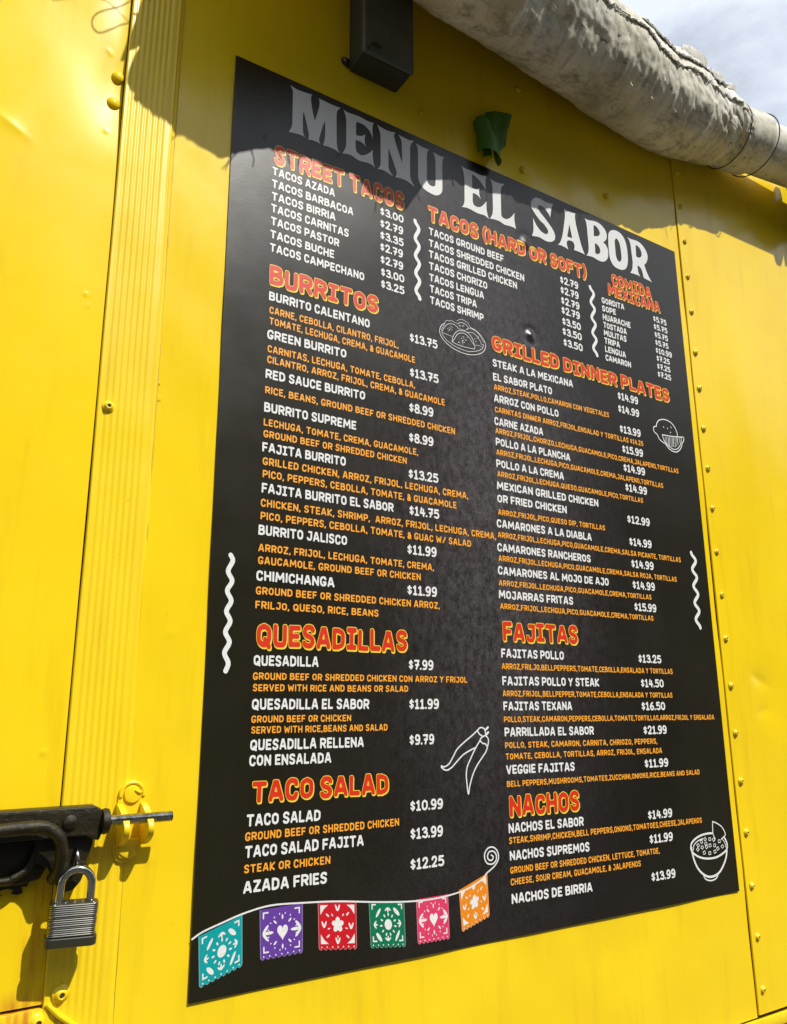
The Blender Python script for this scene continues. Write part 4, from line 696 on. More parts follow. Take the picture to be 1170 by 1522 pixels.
WX = {'item': .94, 'desc': .90, 'price': .96, 'heading': .96}   # radius, gap, space
CACHE = {}
def glyph(ch, style, grow=0.0):
    key = (ch, style, round(grow, 3))
    if key in CACHE: return CACHE[key]
    w, strokes = GL[ch]; r = STY[style][0]
    w *= WX[style]
    segs = []
    for kind, pts in strokes:
        rr = r*.72 if ch == '$' else r
        pts = [(p[0]*w+r, r+p[1]*(1-2*r)) for p in pts]
        if kind == 'c': pts = [tuple(p) for p in catmull([(x, y, 0) for x, y in pts], 5)]
        for p0, p1 in zip(pts, pts[1:]): segs.append((p0[0], p0[1], p1[0], p1[1], rr+grow))
    c = 1/26 if style == 'heading' else (1/20 if style in ('item', 'price') else 1/17)
    m_ = r+grow+2*c
    xs = np.arange(-grow-2*c, w+2*r+grow+3*c, c); ys = np.arange(-.3-grow, 1.3+grow, c)
    X, Y = np.meshgrid(xs, ys); d = sdf_segments(segs, X, Y, PN[style])
    V, sz = field_mesh(d, xs[0], ys[0], c)
    CACHE[key] = (V, sz, w+2*r); return CACHE[key]
def print_mesh(name, parts, m, parent, off, label=None):   # parts: [(V_mm, sizes)] with y already measured downwards
    V = np.concatenate([p[0] for p in parts]); sz = np.concatenate([np.asarray(p[1]) for p in parts])
    P3 = S(V[:, 0], V[:, 1], off)
    me = me_fast(name, P3, np.arange(len(V)), sz)
    o = link(name, me, m, None, label); return world_child(o, menu) if parent is menu else sub_child(o, parent)
def sub_child(o, parent):
    o.parent = parent; return o
def layout(text, style):
    r, gap, sp = STY[style]; x = 0; out = []; prev = ''
    for ch in text:
        if ch == ' ': x += sp; prev = ch; continue
        cc = ch
        if ch == 'I' and (style == 'heading' or prev == 'J'): cc = 'i'
        adv = glyph(cc, style)[2]
        if ch in ',.' : x -= gap*.35
        out.append((cc, x)); x += adv+gap
        prev = ch
    return out, x-gap
def text_line(style, text, x, v, w, h, tilt):
    lay, nat = layout(text, style); sx = w/nat; rs = random.Random(text+str(v))
    name, m_ = {'item': ('item_name', M['white_ink']), 'desc': ('ingredients', M['orange_ink']), 'price': ('price', M['white_ink']), 'heading': ('heading', M['red_ink'])}[style]
    jobs = [(0.0, 0.45, m_, name, 0, 0)]
    if style == 'heading': jobs = [(0.028, 0.50, M['yellow_ink'], 'drop_outline', 0, 0), (0.0, 0.60, m_, name, 0, 0)]
    seeds = [(rs.uniform(-.012, .012), rs.uniform(-.02, .02), 1+rs.uniform(-.025, .03), rs.uniform(-.05, .05)) for _ in lay]
    root = None
    jobs = jobs[::-1]
    for grow, off, mm, nm, dx, dy in jobs:
        parts = []
        for (ch, gx_), (rot, dy_, sc, sh) in zip(lay, seeds):
            if style == 'heading': rot *= 2.2; dy_ *= 2.0; sc = 1+(sc-1)*1.8
            elif style == 'price': rot = dy_ = 0; sc = 1
            layers = [(glyph(ch, style, grow), 0, 0)]
            if nm == 'drop_outline': layers = [(glyph(ch, style, .026), .004, .004), (glyph(ch, style, .030), .036, -.052)]
            for n_, (gl, ox, oy) in enumerate(layers):
                V, sz, adv = gl; V = V.copy()
                lx = V[:, 0]-adv/2; ly = (V[:, 1]-.5)*sc
                X = lx*math.cos(rot)-ly*math.sin(rot)+sh*(ly)*.5+adv/2+gx_+ox; Y = lx*math.sin(rot)+ly*math.cos(rot)+.5+dy_+oy
                Xm = x+X*sx; Vm = v-Y*h+tilt*(X/nat-.5)
                parts.append((np.stack([Xm, Vm-0.0*n_], -1), sz))
        if nm == 'drop_outline':      # the shifted copy lies a hair lower than the upright one
            a = parts[0::2]; b_ = parts[1::2]
            ob = print_mesh('drop_outline', b_, mm, root, 0.40); oa = print_mesh('outline', a, mm, root, 0.50)
        else: root = print_mesh(nm, parts, mm, menu, off)
    return root
for (s_, t_, x_, v_, w_, h_, d_) in TEXT: text_line(s_, t_, x_, v_, w_, h_, d_)

# ---- the big title: traced letter outlines
def tess(name, loops, m_, parent, off, label=None):
    pts = [[Vector((a, b, 0)) for a, b in lp] for lp in loops]; flat = [p for lp in pts for p in lp]
    tris = tessellate_polygon(pts); P = np.array([(p.x, p.y) for p in flat]); me = me_from(name, S(P[:, 0], P[:, 1], off), [tuple(t_) for t_ in tris])
    o = link(name, me, m_, None, label); return world_child(o, menu) if parent is menu else sub_child(o, parent)
for loops in TITLE: tess('title_letter', loops, M['title_ink'], menu, 0.45)

# ---- drawings, waves and bunting
def stroke_mesh(name, strokes, cell, m_, parent, off, n=5):
    segs = []
    for st_ in strokes:
        straight = st_[0] == 's'
        w_, pts = (st_[1], st_[2]) if straight else st_
        P = [(p[0], p[1], 0) for p in pts]
        if not straight and len(P) > 2: P = [tuple(p) for p in catmull(P, n)]
        for a, b in zip(P, P[1:]): segs.append((a[0], a[1], b[0], b[1], w_/2))
    A = np.array(segs); x0, x1 = min(A[:, 0].min(), A[:, 2].min())-4, max(A[:, 0].max(), A[:, 2].max())+4
    y0, y1 = min(A[:, 1].min(), A[:, 3].min())-4, max(A[:, 1].max(), A[:, 3].max())+4
    X, Y = np.meshgrid(np.arange(x0, x1, cell), np.arange(y0, y1, cell))
    d = np.full(X.shape, 1e9)
    for sg in segs:                       # only touch the cells near each stroke
        pad = sg[4]+3*cell
        i0 = max(0, int((min(sg[0], sg[2])-pad-x0)/cell)); i1 = int((max(sg[0], sg[2])+pad-x0)/cell)+1
        j0 = max(0, int((min(sg[1], sg[3])-pad-y0)/cell)); j1 = int((max(sg[1], sg[3])+pad-y0)/cell)+1
        d[j0:j1, i0:i1] = np.minimum(d[j0:j1, i0:i1], sdf_segments([sg], X[j0:j1, i0:i1], Y[j0:j1, i0:i1]))
    V, sz = field_mesh(d, x0, y0, cell)
    return print_mesh(name, [(V, sz)], m_, parent, off)
for k_, st_ in DRAWINGS.items(): stroke_mesh(k_, st_, 0.42, M['white_ink'], menu, 0.45)
for st_ in WAVES: stroke_mesh('wavy_line', [st_], 0.6, M['white_ink'], menu, 0.45)
stroke_mesh('bunting_line', [BUNTING_LINE], 0.5, M['white_ink'], menu, 0.62)

def flag(color, quad, kind):
    q = [np.array(p) for p in quad]
    def f(u, v): return tuple(q[0]*(1-u)*(1-v)+q[1]*u*(1-v)+q[2]*u*v+q[3]*(1-u)*v)
    def outline(e):
        pts = [(e, 0), (1-e, 0), (1-e, .93)]
        n = 8
        for i in range(n):
            c0 = 1-(i+.5)/n
            for a in (0.15, .35, .5, .65, .85):
                th = math.pi*a; pts.append((e+(1-2*e)*(c0+math.cos(th)*.5/n*.95), .935+math.sin(th)*.055-e*.7))
        pts.append((e, .93)); return pts
    o = tess('paper_flag', [[f(*p) for p in outline(0)]], M['flagrim_'+color], menu, 0.42, '%s cut-paper flag' % color)
    tess('flag_sheet', [[f(*p) for p in outline(.022)]], M['flag_'+color], o, 0.50)
    lay = [0]
    Vs, Sz = [], []
    def ell(cx, cy, rx, ry, rot=0):
        pts = []
        for k in range(14):
            a = 2*math.pi*k/14; X = rx*math.cos(a); Y = ry*math.sin(a); c, s = math.cos(rot), math.sin(rot)
            pts.append(f(cx+X*c-Y*s, cy+X*s+Y*c))
        Vs.append((np.array(pts), [14], 0.58+0.012*(len(Vs) % 6)))
    def pol(pts): Vs.append((np.array([f(*p) for p in pts]), [len(pts)], 0.58+0.012*(len(Vs) % 6)))
    def corner(cx, cy, sx, sy, L, w):
        pol([(cx, cy), (cx+sx*L, cy), (cx+sx*L, cy+sy*w), (cx, cy+sy*w)]); pol([(cx, cy+sy*w), (cx+sx*w, cy+sy*w), (cx+sx*w, cy+sy*L), (cx, cy+sy*L)])
    for i in range(7): ell(.08+.14*i, .925, .016, .016)
    R2 = math.radians
    if kind == 'sun':
        ell(.52, .50, .105, .115)
        for k in range(11):
            a = R2(k*360/11+10); ell(.52+.20*math.cos(a), .50+.215*math.sin(a), .036, .020, a)
        ell(.25, .25, .115, .032, R2(-55)); ell(.76, .23, .115, .045, R2(45)); ell(.25, .76, .115, .045, R2(50)); ell(.77, .74, .13, .032, R2(-60))
        for cx, cy, a in ((.12, .50, 180), (.88, .48, 0), (.52, .14, -90), (.50, .84, 90)):
            for da in (-50, 0, 50):
                b_ = R2(a+da+180); ell(cx+.05*math.cos(b_), cy+.05*math.sin(b_), .058, .020, b_)
        for c_ in ((.07, .06, 1, 1), (.93, .06, -1, 1), (.07, .86, 1, -1), (.93, .86, -1, -1)): corner(*c_, .12, .032)
    elif kind == 'heart':
        hp_ = []
        for k in range(30):
            a = 2*math.pi*k/30; hp_.append((.52+.125*math.sin(a)**3, .49-.0105*(13*math.cos(a)-5*math.cos(2*a)-2*math.cos(3*a)-math.cos(4*a))))
        pol(hp_)
        for cx, s in ((.16, -1), (.86, 1)):
            ell(cx-s*.03, .48, .12, .034, 0); ell(cx+s*.03, .40, .105, .030, R2(50*s)); ell(cx+s*.03, .56, .105, .030, R2(-50*s))
        for k in range(8):
            a = R2(k*45+22.5 if False else k*45)
            if k in (0, 4): continue
            ell(.52+.27*math.cos(a)*.9, .49+.29*math.sin(a), .05, .020, a)
        for k in range(16):
            a = R2(k*22.5+11); ell(.52+.33*math.cos(a), .49+.36*math.sin(a), .020, .012, a)
        for c_ in ((.07, .06, 1, 1), (.93, .06, -1, 1), (.07, .86, 1, -1), (.93, .86, -1, -1)): corner(*c_, .13, .030)
    else:
        for k in range(5):
            a = R2(k*72-90); ell(.50+.085*math.cos(a), .47+.09*math.sin(a), .075, .058, a)
        ell(.50, .47, .06, .06)
        for k in range(5):
            a = R2(k*72-54); ell(.50+.24*math.cos(a), .47+.25*math.sin(a), .034, .014, a)
        for cx, cy in ((.50, .12), (.15, .46), (.85, .50), (.50, .80)):
            ell(cx-.030, cy, .075, .022, R2(68)); ell(cx+.030, cy, .075, .022, R2(112))
        for cx, cy, sx, sy in ((.06, .06, 1, 1), (.94, .06, -1, 1), (.06, .86, 1, -1), (.94, .86, -1, -1)):
            pol([(cx, cy), (cx+sx*.20, cy), (cx+sx*.09, cy+sy*.08), (cx, cy+sy*.20)] if sx*sy > 0 else [(cx, cy), (cx, cy+sy*.20), (cx+sx*.09, cy+sy*.08), (cx+sx*.20, cy)])
        for cx, cy, a in ((.24, .27, -50), (.76, .25, 50), (.25, .70, 50), (.76, .72, -50)): ell(cx, cy, .05, .020, R2(a+90))
    V = np.concatenate([v for v, _, _ in Vs]); offs = np.concatenate([np.full(len(v), o_) for v, _, o_ in Vs])
    me = me_fast('cutout_pattern', S(V[:, 0], V[:, 1], offs), np.arange(len(V)), [len(v) for v, _, _ in Vs])
    sub_child(link('cutout_pattern', me, M['white_ink']), o)
for (c_, q_), k_ in zip(FLAGS, ('sun', 'heart', 'flower', 'sun', 'heart', 'flower')): flag(c_, q_, k_)
# ================================================================== JUNCTION BOX
jb = thing('junction_box', 'grey weatherproof electrical box screwed to the yellow wall above the menu title', 'electrical box', W(0.24, 0.07, 0))
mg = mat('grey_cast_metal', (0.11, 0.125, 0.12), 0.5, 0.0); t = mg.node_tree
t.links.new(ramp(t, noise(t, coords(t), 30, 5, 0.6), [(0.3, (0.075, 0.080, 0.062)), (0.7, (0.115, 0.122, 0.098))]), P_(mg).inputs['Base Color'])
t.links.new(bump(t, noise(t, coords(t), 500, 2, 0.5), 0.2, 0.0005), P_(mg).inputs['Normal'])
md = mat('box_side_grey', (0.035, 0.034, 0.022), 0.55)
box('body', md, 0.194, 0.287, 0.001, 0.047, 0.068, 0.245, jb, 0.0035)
box('cover', mg, 0.192, 0.289, 0.0475, 0.056, 0.066, 0.247, jb, 0.0045, segs=3)
bm = bmesh.new()
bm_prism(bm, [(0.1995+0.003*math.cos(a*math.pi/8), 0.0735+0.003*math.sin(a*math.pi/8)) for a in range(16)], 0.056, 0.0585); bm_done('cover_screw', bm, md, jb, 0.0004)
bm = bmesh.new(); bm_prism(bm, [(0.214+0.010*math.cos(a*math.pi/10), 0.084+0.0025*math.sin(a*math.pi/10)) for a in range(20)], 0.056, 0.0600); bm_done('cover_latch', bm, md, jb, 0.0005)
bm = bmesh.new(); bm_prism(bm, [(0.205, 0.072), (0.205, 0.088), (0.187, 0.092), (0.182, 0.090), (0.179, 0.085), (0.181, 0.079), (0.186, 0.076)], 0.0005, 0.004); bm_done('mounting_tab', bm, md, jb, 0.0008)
bm = bmesh.new(); bm_lathe(bm, [(0.0035, 0), (0.0034, 0.002), (0.002, 0.003), (0, 0.0032)], W(0.1855, 0.084, 0.004), seg=14); bm_done('tab_screw', bm, mat('zinc', (0.5, 0.5, 0.48), 0.35, 1.0), jb)
bm = bmesh.new(); bm_tube(bm, [W(0.24, 0.245, 0.022), W(0.24, 0.43, 0.022)], 0.0125, 14); bm_done('conduit', bm, mg, jb)

# ================================================================== GREEN SCRAP
gs = thing('green_tape_scrap', 'crumpled scrap of green tape stuck to the yellow wall above the menu', 'tape', W(0.485, 0.0, 0))
mgreen = mat('green_plastic', (0.050, 0.155, 0.008), 0.5); mgreen.use_backface_culling = False
from mathutils import noise as mn0
def ribbon(name, f, nu=26, nv=10, th=0.0009):
    V = []; 
    for j in range(nv+1):
        for i in range(nu+1):
            x, z, h = f(i/nu, j/nv); q3 = Vector((x*55, z*55, len(name))); V.append(W(x+0.0016*mn0.noise(q3), z+0.0018*mn0.noise(q3*1.7), max(0.002, h+0.0045*mn0.noise(q3*0.9))))
    Q = [(j*(nu+1)+i, j*(nu+1)+i+1, (j+1)*(nu+1)+i+1, (j+1)*(nu+1)+i) for j in range(nv) for i in range(nu)]
    bm = bmesh.new(); vs = [bm.verts.new(v) for v in V]
    for q_ in Q: bm.faces.new([vs[i] for i in q_])
    bmesh.ops.recalc_face_normals(bm, faces=list(bm.faces)); bmesh.ops.solidify(bm, geom=list(bm.faces), thickness=th)
    return bm_done(name, bm, mgreen, gs)
def lerp(a, b, u): return a+(b-a)*u
def ra(u, v):            # curled lower-left loop
    a = math.pi*(1.25*u-0.15); rx = 0.0125+0.006*v
    cx = lerp(0.459, 0.476, v)+0.003*math.sin(4*v); cz = lerp(0.071, 0.005, v)
    return cx-rx*math.cos(a)+0.004*u, cz+0.006*math.cos(a)*v+0.006*(1-u), 0.016+0.017*math.sin(a)+0.003*v
def rb(u, v):            # flag-like upper right piece
    x = lerp(lerp(0.472, 0.541, u), lerp(0.486, 0.530, u), v); z = lerp(lerp(0.104, 0.133, u), lerp(0.012, 0.068, u), v)
    return x, z, 0.008+0.012*math.sin(2.6*u+0.5+v)+0.003*math.sin(9*u+2*v)
def rc(u, v):
    x = lerp(lerp(0.455, 0.478, u), lerp(0.470, 0.488, u), v); z = lerp(0.092, 0.014, v)+0.004*u
    return x, z, 0.006+0.014*math.sin(math.pi*u*0.8+0.2)*(1-0.3*v)
ribbon('tape_curl', ra); ribbon('tape_fold', rb); ribbon('tape_strip', rc)

# ================================================================== SLIDE BOLT
M['black_metal'] = mat('dark_worn_bolt_metal', (0.035, 0.030, 0.012), 0.42, 0.25); t = M['black_metal'].node_tree
t.links.new(ramp(t, noise(t, coords(t), 60, 6, 0.7), [(0.35, (0.010, 0.008, 0.002)), (0.62, (0.022, 0.017, 0.004)), (0.80, (0.11, 0.055, 0.012))]), P_(M['black_metal']).inputs['Base Color'])
t.links.new(bump(t, noise(t, coords(t), 150, 6, 0.7), 0.75, 0.0018), P_(M['black_metal']).inputs['Normal'])
M['steel'] = mat('worn_steel', (0.30, 0.29, 0.25), 0.20, 1.0); t = M['steel'].node_tree
t.links.new(ramp(t, noise(t, coords(t), 150, 5, 0.7), [(0.35, (0.20, 0.19, 0.14)), (0.65, (0.60, 0.58, 0.52))]), P_(M['steel']).inputs['Base Color'])
sb = thing('slide_bolt', 'dark worn slide bolt shut across the door edge into its yellow keeper', 'door bolt', W(-0.2, -1.13, 0))
bk = M['black_metal']
bm = bmesh.new(); bm_prism(bm, [(-0.36, -1.054), (-0.122, -1.054), (-0.117, -1.060), (-0.117, -1.088), (-0.124, -1.096), (-0.36, -1.10)], 0.006, 0.010); bm_done('back_plate', bm, bk, sb, 0.0012)
bm = bmesh.new()   # sliding housing: a folded channel with a chamfered end
bm_prism(bm, [(-0.36, -1.0535), (-0.124, -1.0535), (-0.117, -1.0575), (-0.1145, -1.064), (-0.1145, -1.079), (-0.118, -1.0885), (-0.126, -1.087), (-0.132, -1.083), (-0.36, -1.083)], 0.010, 0.034)
bm_done('bolt_housing', bm, bk, sb, 0.003, 3)
bm = bmesh.new(); bm_lathe(bm, [(0.006, 0), (0.0125, 0.001), (0.0135, 0.004), (0.0125, 0.008), (0.007, 0.010)], W(-0.1175, -1.070, 0.031), Vector((1, 0, 0)), 18); bm_done('collar', bm, bk, sb)
# hasp ear with the hole for the lock
ear = [(-0.180, -1.083), (-0.121, -1.083), (-0.122, -1.094), (-0.127, -1.108), (-0.127, -1.118), (-0.131, -1.129), (-0.138, -1.137), (-0.147, -1.139), (-0.154, -1.134), (-0.158, -1.124), (-0.166, -1.112), (-0.180, -1.105)]
bm = bmesh.new(); bm_prism(bm, ear, 0.019, 0.023); bm_done('hasp_ear', bm, bk, sb, 0.001)
bm = bmesh.new(); pts = [W(-0.1385+0.0*k, -1.106-0.0105*math.cos(2*math.pi*k/22), 0.023+0.0105*math.sin(2*math.pi*k/22)) for k in range(23)]; bm_tube(bm, pts, 0.0021, 10, False); bm_done('hasp_ring', bm, M['steel'], sb)
bm = bmesh.new(); bm_lathe(bm, [(0.0075, 0), (0.0072, 0.0025), (0.004, 0.0042), (0, 0.0046)], W(-0.149, -1.068, 0.034), seg=18); bm_done('rivet', bm, bk, sb)
bm = bmesh.new(); bm_lathe(bm, [(0.0060, 0), (0.0058, 0.002), (0.003, 0.0036), (0, 0.004)], W(-0.196, -1.115, 0.012), seg=18); bm_done('rivet', bm, bk, sb)
# bent round-bar handle
hp = catmull([W(-0.36, -1.071, 0.049), W(-0.25, -1.070, 0.049), W(-0.190, -1.068, 0.049), W(-0.172, -1.071, 0.049), W(-0.160, -1.082, 0.048), W(-0.1565, -1.098, 0.044), W(-0.157, -1.113, 0.036), W(-0.160, -1.124, 0.024)], 8)
bm = bmesh.new(); bm_tube(bm, hp, 0.0062, 14); bm_done('handle', bm, bk, sb)
# dished catch plate behind the handle, torn at its lower edge
bm = bmesh.new(); bm_prism(bm, [(-0.36, -1.084), (-0.172, -1.084), (-0.166, -1.095), (-0.164, -1.112), (-0.170, -1.124), (-0.186, -1.1275), (-0.36, -1.129)], 0.008, 0.016); bm_done('catch_plate', bm, bk, sb, 0.0025, 3)
bm = bmesh.new(); bm_tube(bm, catmull([W(-0.36, -1.122, 0.018), W(-0.22, -1.122, 0.020), W(-0.196, -1.119, 0.021), W(-0.182, -1.108, 0.020), W(-0.178, -1.095, 0.018)], 6), 0.0040, 10); bm_done('catch_rim', bm, bk, sb)
bm = bmesh.new(); bm_prism(bm, [(-0.36, -1.128), (-0.178, -1.126), (-0.181, -1.1315), (-0.186, -1.1305), (-0.184, -1.137), (-0.189, -1.1385), (-0.195, -1.137), (-0.193, -1.133), (-0.199, -1.1315), (-0.206, -1.1325), (-0.210, -1.1355), (-0.203, -1.1375), (-0.214, -1.139), (-0.222, -1.136), (-0.36, -1.137)], 0.004, 0.0065); bm_done('torn_gasket', bm, bk, sb)
bm = bmesh.new()
rodp = [(0.0, 0.0), (0.0052, 0.0004)]; L_ = 0.0735; k = 0
while k*0.0019 < L_: rodp += [(0.0056, 0.0008+k*0.0019), (0.00525 if k % 1 == 0 else .0056, 0.0008+k*0.0019+0.0010)]; k += 1
rodp += [(0.0055, L_), (0.0050, L_+0.0010), (0.0, L_+0.0011)]
bm_lathe(bm, rodp, W(-0.1155, -1.0695, 0.034), Vector((1, 0, 0)), 20); bm_done('bolt_rod', bm, M['steel'], sb)
# keeper: a strap plate with two raised ears the rod runs through
yl = M['paint_bright']
kp = [( -0.0795+0.0148*math.cos(a), -1.0465+0.0148*math.sin(a)) for a in [math.radians(d) for d in range(0, 181, 15)]]+[(-0.0830+0.0140*math.cos(a), -1.104+0.0140*math.sin(a)) for a in [math.radians(d) for d in range(180, 361, 15)]]
bm = bmesh.new(); bm_prism(bm, kp, 0.0005, 0.0075); bm_done('keeper_plate', bm, yl, sb, 0.0016, 2)
rim = [W(-0.0795+0.0128*math.cos(a), -1.0465+0.0128*math.sin(a), 0.0078) for a in [math.radians(d) for d in range(-10, 191, 10)]]
bm = bmesh.new(); bm_tube(bm, rim, 0.0021, 8); bm_done('keeper_rim', bm, yl, sb)
for cx, cz in ((-0.0795, -1.0465), (-0.084, -1.1045)):
    bm = bmesh.new(); bm_lathe(bm, [(0.0098, 0), (0.0097, 0.0022), (0.0086, 0.0036), (0.005, 0.0042), (0, 0.0044)], W(cx, cz, 0.0070), seg=26); bm_done('keeper_bolt_head', bm, yl, sb)
bm = bmesh.new(); bm_tube(bm, catmull([W(-0.0775, -1.0415, 0.0112), W(-0.0750, -1.0432, 0.0120), W(-0.0722, -1.0445, 0.0122), W(-0.0700, -1.0435, 0.0115)], 3), 0.0013, 8); bm_done('paint_run', bm, yl, sb)
for ex in (-0.0930, -0.0670):
    tx = 0.0066; prof = [(-1.0555, 0.004)]
    for k in range(19):
        u = k/18; prof.append((-1.0560-0.0440*u**0.92, 0.007+0.0375*math.sin(math.pi*(u*0.97+0.015))**0.70))
    prof.append((-1.1005, 0.004)); bm = bmesh.new()
    A = [bm.verts.new(W(ex-tx/2+(0.5+(z+1.078)*-20)*0.002, z, h)) for z, h in prof]; B = [bm.verts.new(W(ex+tx/2+(0.5+(z+1.078)*-20)*0.002, z, h)) for z, h in prof]
    for i in range(len(prof)): bm.faces.new((A[i], A[(i+1) % len(A)], B[(i+1) % len(A)], B[i]))
    bm.faces.new(A[::-1]); bm.faces.new(B); bm_done('keeper_ear', bm, yl, sb, 0.0010, 2)
bm = bmesh.new(); bm_prism(bm, [(-0.0955, -1.093), (-0.0665, -1.093), (-0.068, -1.100), (-0.0735, -1.104), (-0.072, -1.110), (-0.078, -1.114), (-0.086, -1.111), (-0.0935, -1.105)], 0.0075, 0.0125); bm_done('bent_lug', bm, yl, sb, 0.001)

# ================================================================== PADLOCK
pl = thing('padlock', 'laminated steel padlock hanging from the slide bolt on the door edge', 'padlock', W(-0.139, -1.20, 0.035))
C0 = W(-0.1385, -1.1445, 0.036); ROT = Matrix.Rotation(math.radians(-7), 3, 'Z') @ Matrix.Rotation(math.radians(1.5), 3, 'Y') @ Matrix.Rotation(math.radians(4), 3, 'X')
def pk(x, y, z): return C0+ROT @ Vector((x, y, z))
def pbox(name, m, hx, hy, z0, z1, bev, segs=1):
    bm = bmesh.new(); n = 6; rc_ = 0.006; ring0 = []
    for sx, sy, a0 in ((1, 1, 0), (-1, 1, 90), (-1, -1, 180), (1, -1, 270)):
        for k in range(n): a = math.radians(a0+90*k/(n-1)); ring0.append(((hx-rc_)*sx+rc_*math.cos(a), (hy-rc_)*sy+rc_*math.sin(a)))
    zs = [(z0, bev), (z0+bev, 0), (z1-bev, 0), (z1, bev)]; rings = []
    for z, ins in zs: rings.append([bm.verts.new(pk(x*(1-ins/hx), y*(1-ins/hy), z)) for x, y in ring0])
    for A, B in zip(rings, rings[1:]):
        for i in range(len(A)): bm.faces.new((A[i], A[(i+1) % len(A)], B[(i+1) % len(A)], B[i]))
    bm.faces.new(rings[0][::-1]); bm.faces.new(rings[-1]); return bm_done(name, bm, m, pl)
lam = mat('laminated_steel', (0.42, 0.41, 0.36), 0.26, 1.0)
dk = mat('lock_core_dark', (0.06, 0.055, 0.04), 0.5, 0.6)
pbox('core', dk, 0.0222, 0.0092, -0.0315, -0.0010, 0.0003)
rl = random.Random(5)
NP = 16
for k in range(NP):
    z = -0.0012-0.0305*k/NP; e = rl.uniform(-.0003, .0003); pbox('laminated_plate', lam, 0.0234+e, 0.0106+e, z-0.00152, z, 0.00042)
pbox('plastic_base', mat('black_base', (0.028, 0.026, 0.016), 0.45), 0.0248, 0.0122, -0.0412, -0.0322, 0.0008)
for i, x in enumerate((-0.019, -0.0085, 0.0, 0.008, 0.019)):
    for y in ((-0.006, 0.006) if i in (0, 4) else (0.0,)):
        bm = bmesh.new(); bm_lathe(bm, [(0.0024, 0), (0.0021, 0.0008), (0.001, 0.0014), (0, 0.0015)], pk(x, y, -0.0012), ROT @ Vector((0, 0, 1)), 12); bm_done('rivet', bm, lam, pl)
chrome = mat('shackle_chrome', (0.50, 0.49, 0.44), 0.14, 1.0)
sp = [pk(-0.0152, 0, -0.004), pk(-0.0152, 0, 0.006), pk(-0.0150, 0, 0.0145)]
for d in range(170, 5, -12): a = math.radians(d); sp.append(pk(0.0150*math.cos(a), 0, 0.0158+0.0150*math.sin(a)))
sp += [pk(0.0150, 0, 0.0145), pk(0.0152, 0, 0.006), pk(0.0152, 0, -0.004)]
bm = bmesh.new(); bm_tube(bm, sp, 0.0041, 16); bm_done('shackle', bm, chrome, pl)

# ================================================================== AWNING
from mathutils import noise as mnoise
aw = thing('rolled_awning', 'grimy white rolled-up awning along the top of the trailer wall', 'awning', W(0.6, 0.2, 0.12))
M['vinyl'] = mat('grimy_white_vinyl', (0.5, 0.49, 0.44), 0.62); t = M['vinyl'].node_tree; v = coords(t)
base = ramp(t, noise(t, v, 7, 6, 0.65), [(0.32, (0.40, 0.365, 0.25)), (0.48, (0.64, 0.61, 0.49)), (0.68, (0.82, 0.80, 0.74))])
grime = ramp(t, noise(t, coords(t, (1.0, 1.6, 1.6)), 22, 8, 0.75), [(0.50, (0, 0, 0)), (0.66, (0.7,)*3)])
c = mixc(t, grime, base, (0.14, 0.13, 0.10))
spots = ramp(t, noise(t, coords(t, (0.7, 1, 1)), 75, 3, 0.6), [(0.66, (0, 0, 0)), (0.72, (0.8,)*3)])
c = mixc(t, spots, c, (0.07, 0.068, 0.058))
drip = ramp(t, noise(t, coords(t, (1.0, 0.10, 0.10)), 60, 5, 0.7), [(0.55, (0, 0, 0)), (0.75, (0.55,)*3)])
c = mixc(t, drip, c, (0.17, 0.16, 0.13))
t.links.new(c, P_(M['vinyl']).inputs['Base Color'])
wv = N(t, 'ShaderNodeTexWave', Scale=9.0, Distortion=9.0, Detail=4.0); wv.inputs['Detail Scale'].default_value = 1.6; t.links.new(coords(t, (1.0, 0.55, 0.45)), wv.inputs['Vector'])
cre = ramp(t, wv.outputs['Fac'], [(0.0, (0, 0, 0)), (0.10, (1, 1, 1))])
c = mixc(t, ramp(t, wv.outputs['Fac'], [(0.0, (0.16,)*3), (0.04, (0, 0, 0))]), c, (0.16, 0.15, 0.11)); t.links.new(c, P_(M['vinyl']).inputs['Base Color'])
b0 = bump(t, cre, 0.16, 0.003); b1 = bump(t, noise(t, v, 60, 6, 0.7), 0.25, 0.003, b0); b2 = bump(t, noise(t, v, 420, 2, 0.6), 0.25, 0.0008, b1); b3 = bump(t, noise(t, coords(t, (1.0, 0.25, 0.25)), 30, 4, 0.6), 0.2, 0.005, b2)
t.links.new(b3, P_(M['vinyl']).inputs['Normal'])
def ctr(x):
    return float(np.interp(x, (-.1, .22, .54, .85, 1.0, 1.17, 1.5), (.220, .176, .133, .090, .080, .078, .095))), float(np.interp(x, (-.1, .22, .54, .95, 1.08, 1.17, 1.5), (.175, .200, .230, .262, .285, .302, .335)))
def fbm(p, o=4): return mnoise.fractal(Vector(p), 0.9, 2.1, o)
def prad(x):
    r = 0.083
    if x < 0.07: r *= max(0.22, 1-0.62*((0.07-x)/0.125)**2)
    if x > 0.95: r -= 0.017*min(1, (x-0.95)/0.17)
    return r
SAGX = [-.06, .0, .045, .085, .11, .15, .22, .30, .345, .395, .42, .47, .55, .7, 1.3]
SAGV = [-.016, -.028, -.030, -.010, -.018, -.030, -.026, -.004, .016, .024, -.014, -.022, -.016, 0, 0]
def sag(x): return float(np.interp(x, SAGX, SAGV))
